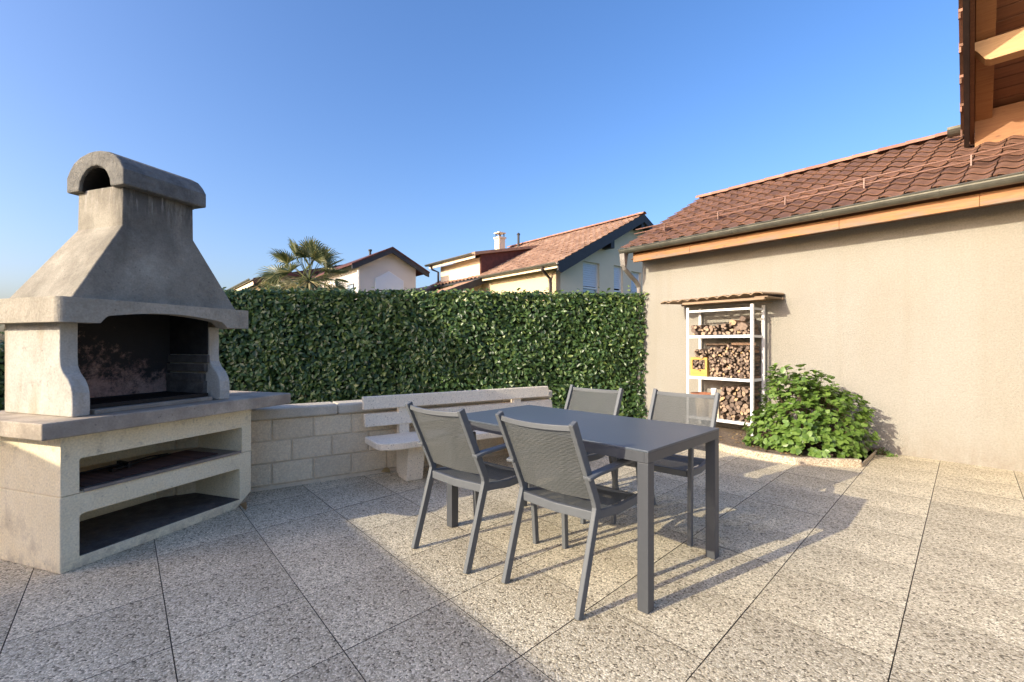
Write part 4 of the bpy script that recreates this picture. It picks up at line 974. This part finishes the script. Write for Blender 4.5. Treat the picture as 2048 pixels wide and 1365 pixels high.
pw=MB().prism([(.69,3.3),(2.05,3.3),(2.05,4.12),(1.34,4.50),(.69,4.12)],.001,.03).build('window',M['white'],h2)
MB().prism([(.72,3.66),(2.02,3.66),(2.02,4.105),(1.34,4.465),(.72,4.105)],.03,.04).build('pane',M['shutter'],pw)
MB().box(.031,.05,.69,2.05,3.58,3.63).build('sill',M['darkfascia'],pw)
MB().tube([(.06,-.06,zz-.3),(.06,-.06,0)],.05,8).build('downpipe',M['white'],h2)
sw=MB().box(-1.3,-.55,-.03,0,2.9,3.9).build('window',M['darkfascia'],h2); MB().box(-1.25,-.6,-.04,-.031,2.95,3.85).build('pane',M['glass'],sw)
MB().tube([(-3.6,2.0,zz+.1),(-3.6,2.0,zz+1.35)],.06,8).tube([(-3.6,2,zz+1.3),(-3.6,2,zz+1.38)],.1,8).build('flue_pipe',M['darkfascia'],h2)
MB().prism([(2.68,zz-.9),(4.6,zz-1.7),(4.6,zz-2),(2.68,zz-1.2)],-.6,-.2).build('lower_verge',M['darkfascia'],h2)
MB().prism([(2.68,zz-.92),(4.6,zz-1.72),(4.6,zz-1.8),(2.68,zz-1.0)],-5,-.61).build('lower_roof',M['tile_dark'],h2)
MB().box(-5,-.6,2.68,4.3,0,zz-1.9).build('wing_wall',M['stucco3'],h2)
# house behind the palm
h3=frame_house('low_roof_house',-13.2,24.0,'house with low dark red roof behind the palm tree')
MB().box(-9,-.5,.4,.6,-.06,4.4).prism([(.4,-.06),(6,-.06),(6,5.9),(.4,4.5)],-.7,-.5).build('wall',M['stucco2'],h3)
MB().prism([(0,4.52),(6.4,6.15),(6.4,6.28),(0,4.63)],-9,-.08).build('roof',M['tile_dark'],h3)
MB().prism([(0,4.38),(6.4,6.05),(6.4,6.3),(0,4.65)],-.08,0).build('verge_board',M['tile_dark'],h3)
gb=MB(); gutter(gb,-9,0,-.1,4.62,.1); gb.build('gutter',M['gutter'],h3)
MB().box(-9,-.1,-.0,.04,4.3,4.5).build('fascia',M['stucco2'],h3)

# ---------------------------------------------------------------- palm
pa=empty('fan_palm',(-5.62,13.0,0),0,label='fan palm with dry hanging fronds rising behind the hedge',cat='palm tree')
rp=random.Random(4)
MB().tube([(0,0,0),(.03,0,1.4),(0,0,2.6),(-.02,0,2.95)],.14,12,rs=[.17,.16,.19,.12]).build('trunk',M['trunk'],pa)
def frond(d,pet,fan,nseg,spread,droop,m,dry=False):
    d=Vector(d).normalized(); mb=MB(); base=Vector((0,0,3.0))
    side=d.cross(Vector((0,0,1)));  
    if side.length<.1: side=Vector((1,0,0))
    side.normalize(); up=side.cross(d).normalized(); ro=rp.uniform(-1.15,1.15); side=(side*math.cos(ro)+up*math.sin(ro)).normalized(); up=side.cross(d).normalized()
    pts=[base+d*pet*t_-Vector((0,0,droop*.35*pet*t_*t_)) for t_ in (0,.35,.7,1)]
    mb.tube(pts,.012,4,rs=[.018,.012,.01,.008])
    c=pts[-1]; dd=(pts[-1]-pts[-2]).normalized()
    for i in range(nseg):
        a=R(-spread/2+spread*i/(nseg-1)); ln=fan*(.72+.28*math.cos(a*.9))*rp.uniform(.9,1.05)
        v=(dd*math.cos(a)+side*math.sin(a)).normalized(); wv=(-dd*math.sin(a)+side*math.cos(a)).normalized()
        lift=up*.10*ln*abs(math.sin(a))
        w0=fan*.035
        p0=c; p1=c+v*ln*.45+lift; p2=c+v*ln*.8+lift*1.2-Vector((0,0,droop*.10*ln)); p3=c+v*ln+lift-Vector((0,0,(droop*.35+rp.uniform(0,.15))*ln))
        mb.add([p0-wv*w0*.15,p0+wv*w0*.15,p1-wv*w0*.9+up*.012,p1+up*0-up*.012,p1+wv*w0*.9+up*.012,p2-wv*w0*.55,p2-up*.006,p2+wv*w0*.55,p3],
               [(0,1,3),(0,3,2),(1,4,3),(2,3,6,5),(3,4,7,6),(5,6,8),(6,7,8)])
    mb.build('frond',m,pa)
for i in range(21):
    az=i*2.399+rp.uniform(-.2,.2); el=R(rp.choice((75,60,50,40,28,15,0,-12)))+rp.uniform(-.1,.1)
    frond((math.cos(az)*math.cos(el),math.sin(az)*math.cos(el),math.sin(el)),rp.uniform(.65,.9),rp.uniform(.48,.6),22,190,.5 if el<.5 else .25,M['palm'])
for (x,z) in ((-.7,.75),(-.25,1.0),(.25,.95),(.65,.8),(.95,.35),(-1,.3)): frond((x,-.35,z),.75,.68,22,190,.3,M['palm'])
for i in range(96):
    az=i*2.399+rp.uniform(-.2,.2); el=R(rp.uniform(-62,2))
    frond((math.cos(az)*math.cos(el),math.sin(az)*math.cos(el),math.sin(el)),rp.uniform(.4,1.0),rp.uniform(.45,.65),16,rp.uniform(110,170),.8,M['palmdry'] if i%4 else M['palm'])

# far scrubby tree at the left edge
ft=empty('grey_tree',(-17.2,15.5,0),0,label='distant greyish tree at the far left edge behind the barbecue',cat='tree')
MB().tube([(0,0,0),(0,0,1.2)],.09,8,rs=[.11,.07]).build('trunk',M['twig'],ft)
dome(ft,1.7,1.5,2.0,1800,leaf_template(.11,.03),M['laurel'],0,base=.3,seed=12)

# ---------------------------------------------------------------- small debris
dl=[(752,946,'curled dry brown leaf on the paving beside the bench leg'),(772,948,'second dry leaf lying closest to the bench foot'),(486,1020,'dark dry leaf crumb at the chamfered barbecue corner')]
tdl=leaf_template(.085,.06,cup=.9)
for i,(u,v,lab) in enumerate(dl):
    x,y=G(u,v); me=bpy.data.meshes.new('dry_leaf'); me.from_pydata([tuple(p+np.array([0,-.04,0])) for p in tdl[0]],[],tdl[1]); me.materials.append(M['dryleaf']); 
    o=link('dry_leaf',me,None,loc=(x,y,.022),rot=(.35*(1 if i%2 else -1),.2,i*2.1)); s_=.8 if i==2 else 1.0; o.scale=(s_,s_,s_); tag(o,lab,'leaf')
    sm=o.modifiers.new('thick','SOLIDIFY'); sm.thickness=.0015

# ---------------------------------------------------------------- unseen buildings added left of the frame to shade patio corner and hedge
D2=Vector((-.6381,.77)); mm=Vector((.77,.6381))
def nb(p,q): v=mm*p+D2*q; return (v.x,v.y)
PM=-4.7; zc=(1.22-PM)/(LD.dot(mm))*TAN  # annex height set so its roof edge draws the floor shadow
an=empty('annex_shade_caster',(*nb(PM,-4),0),math.atan2(D2.y,D2.x),label='unseen flat-roofed cream annex added left of the terrace to cast its shade',cat='building')
MB().box(4.2,8.75,0,1.6,-.06,zc-.12).build('wall',M['stucco'],an); MB().box(4.15,8.8,-.001,1.65,zc-.119,zc).build('roof_edge',M['brownmetal'],an)
MB().box(5.2,6.1,-.03,-.002,0,2.05).build('door',M['white'],an)
nh=empty('house_shade_caster',(-13.5,1.2,0),0,label='unseen tall house added left of the terrace to shade the hedge',cat='house')
MB().box(-5,1.6,-.3,3.5,-.06,6.0).build('wall',M['stucco2'],nh)  # added out of view, its bulk shades the left of the hedge
MB().prism([(-.7,5.9),(1.6,7.2),(3.9,5.9),(3.9,6.05),(1.6,7.4),(-.7,6.05)],-5.3,1.9).build('roof',M['tile_far'],nh)
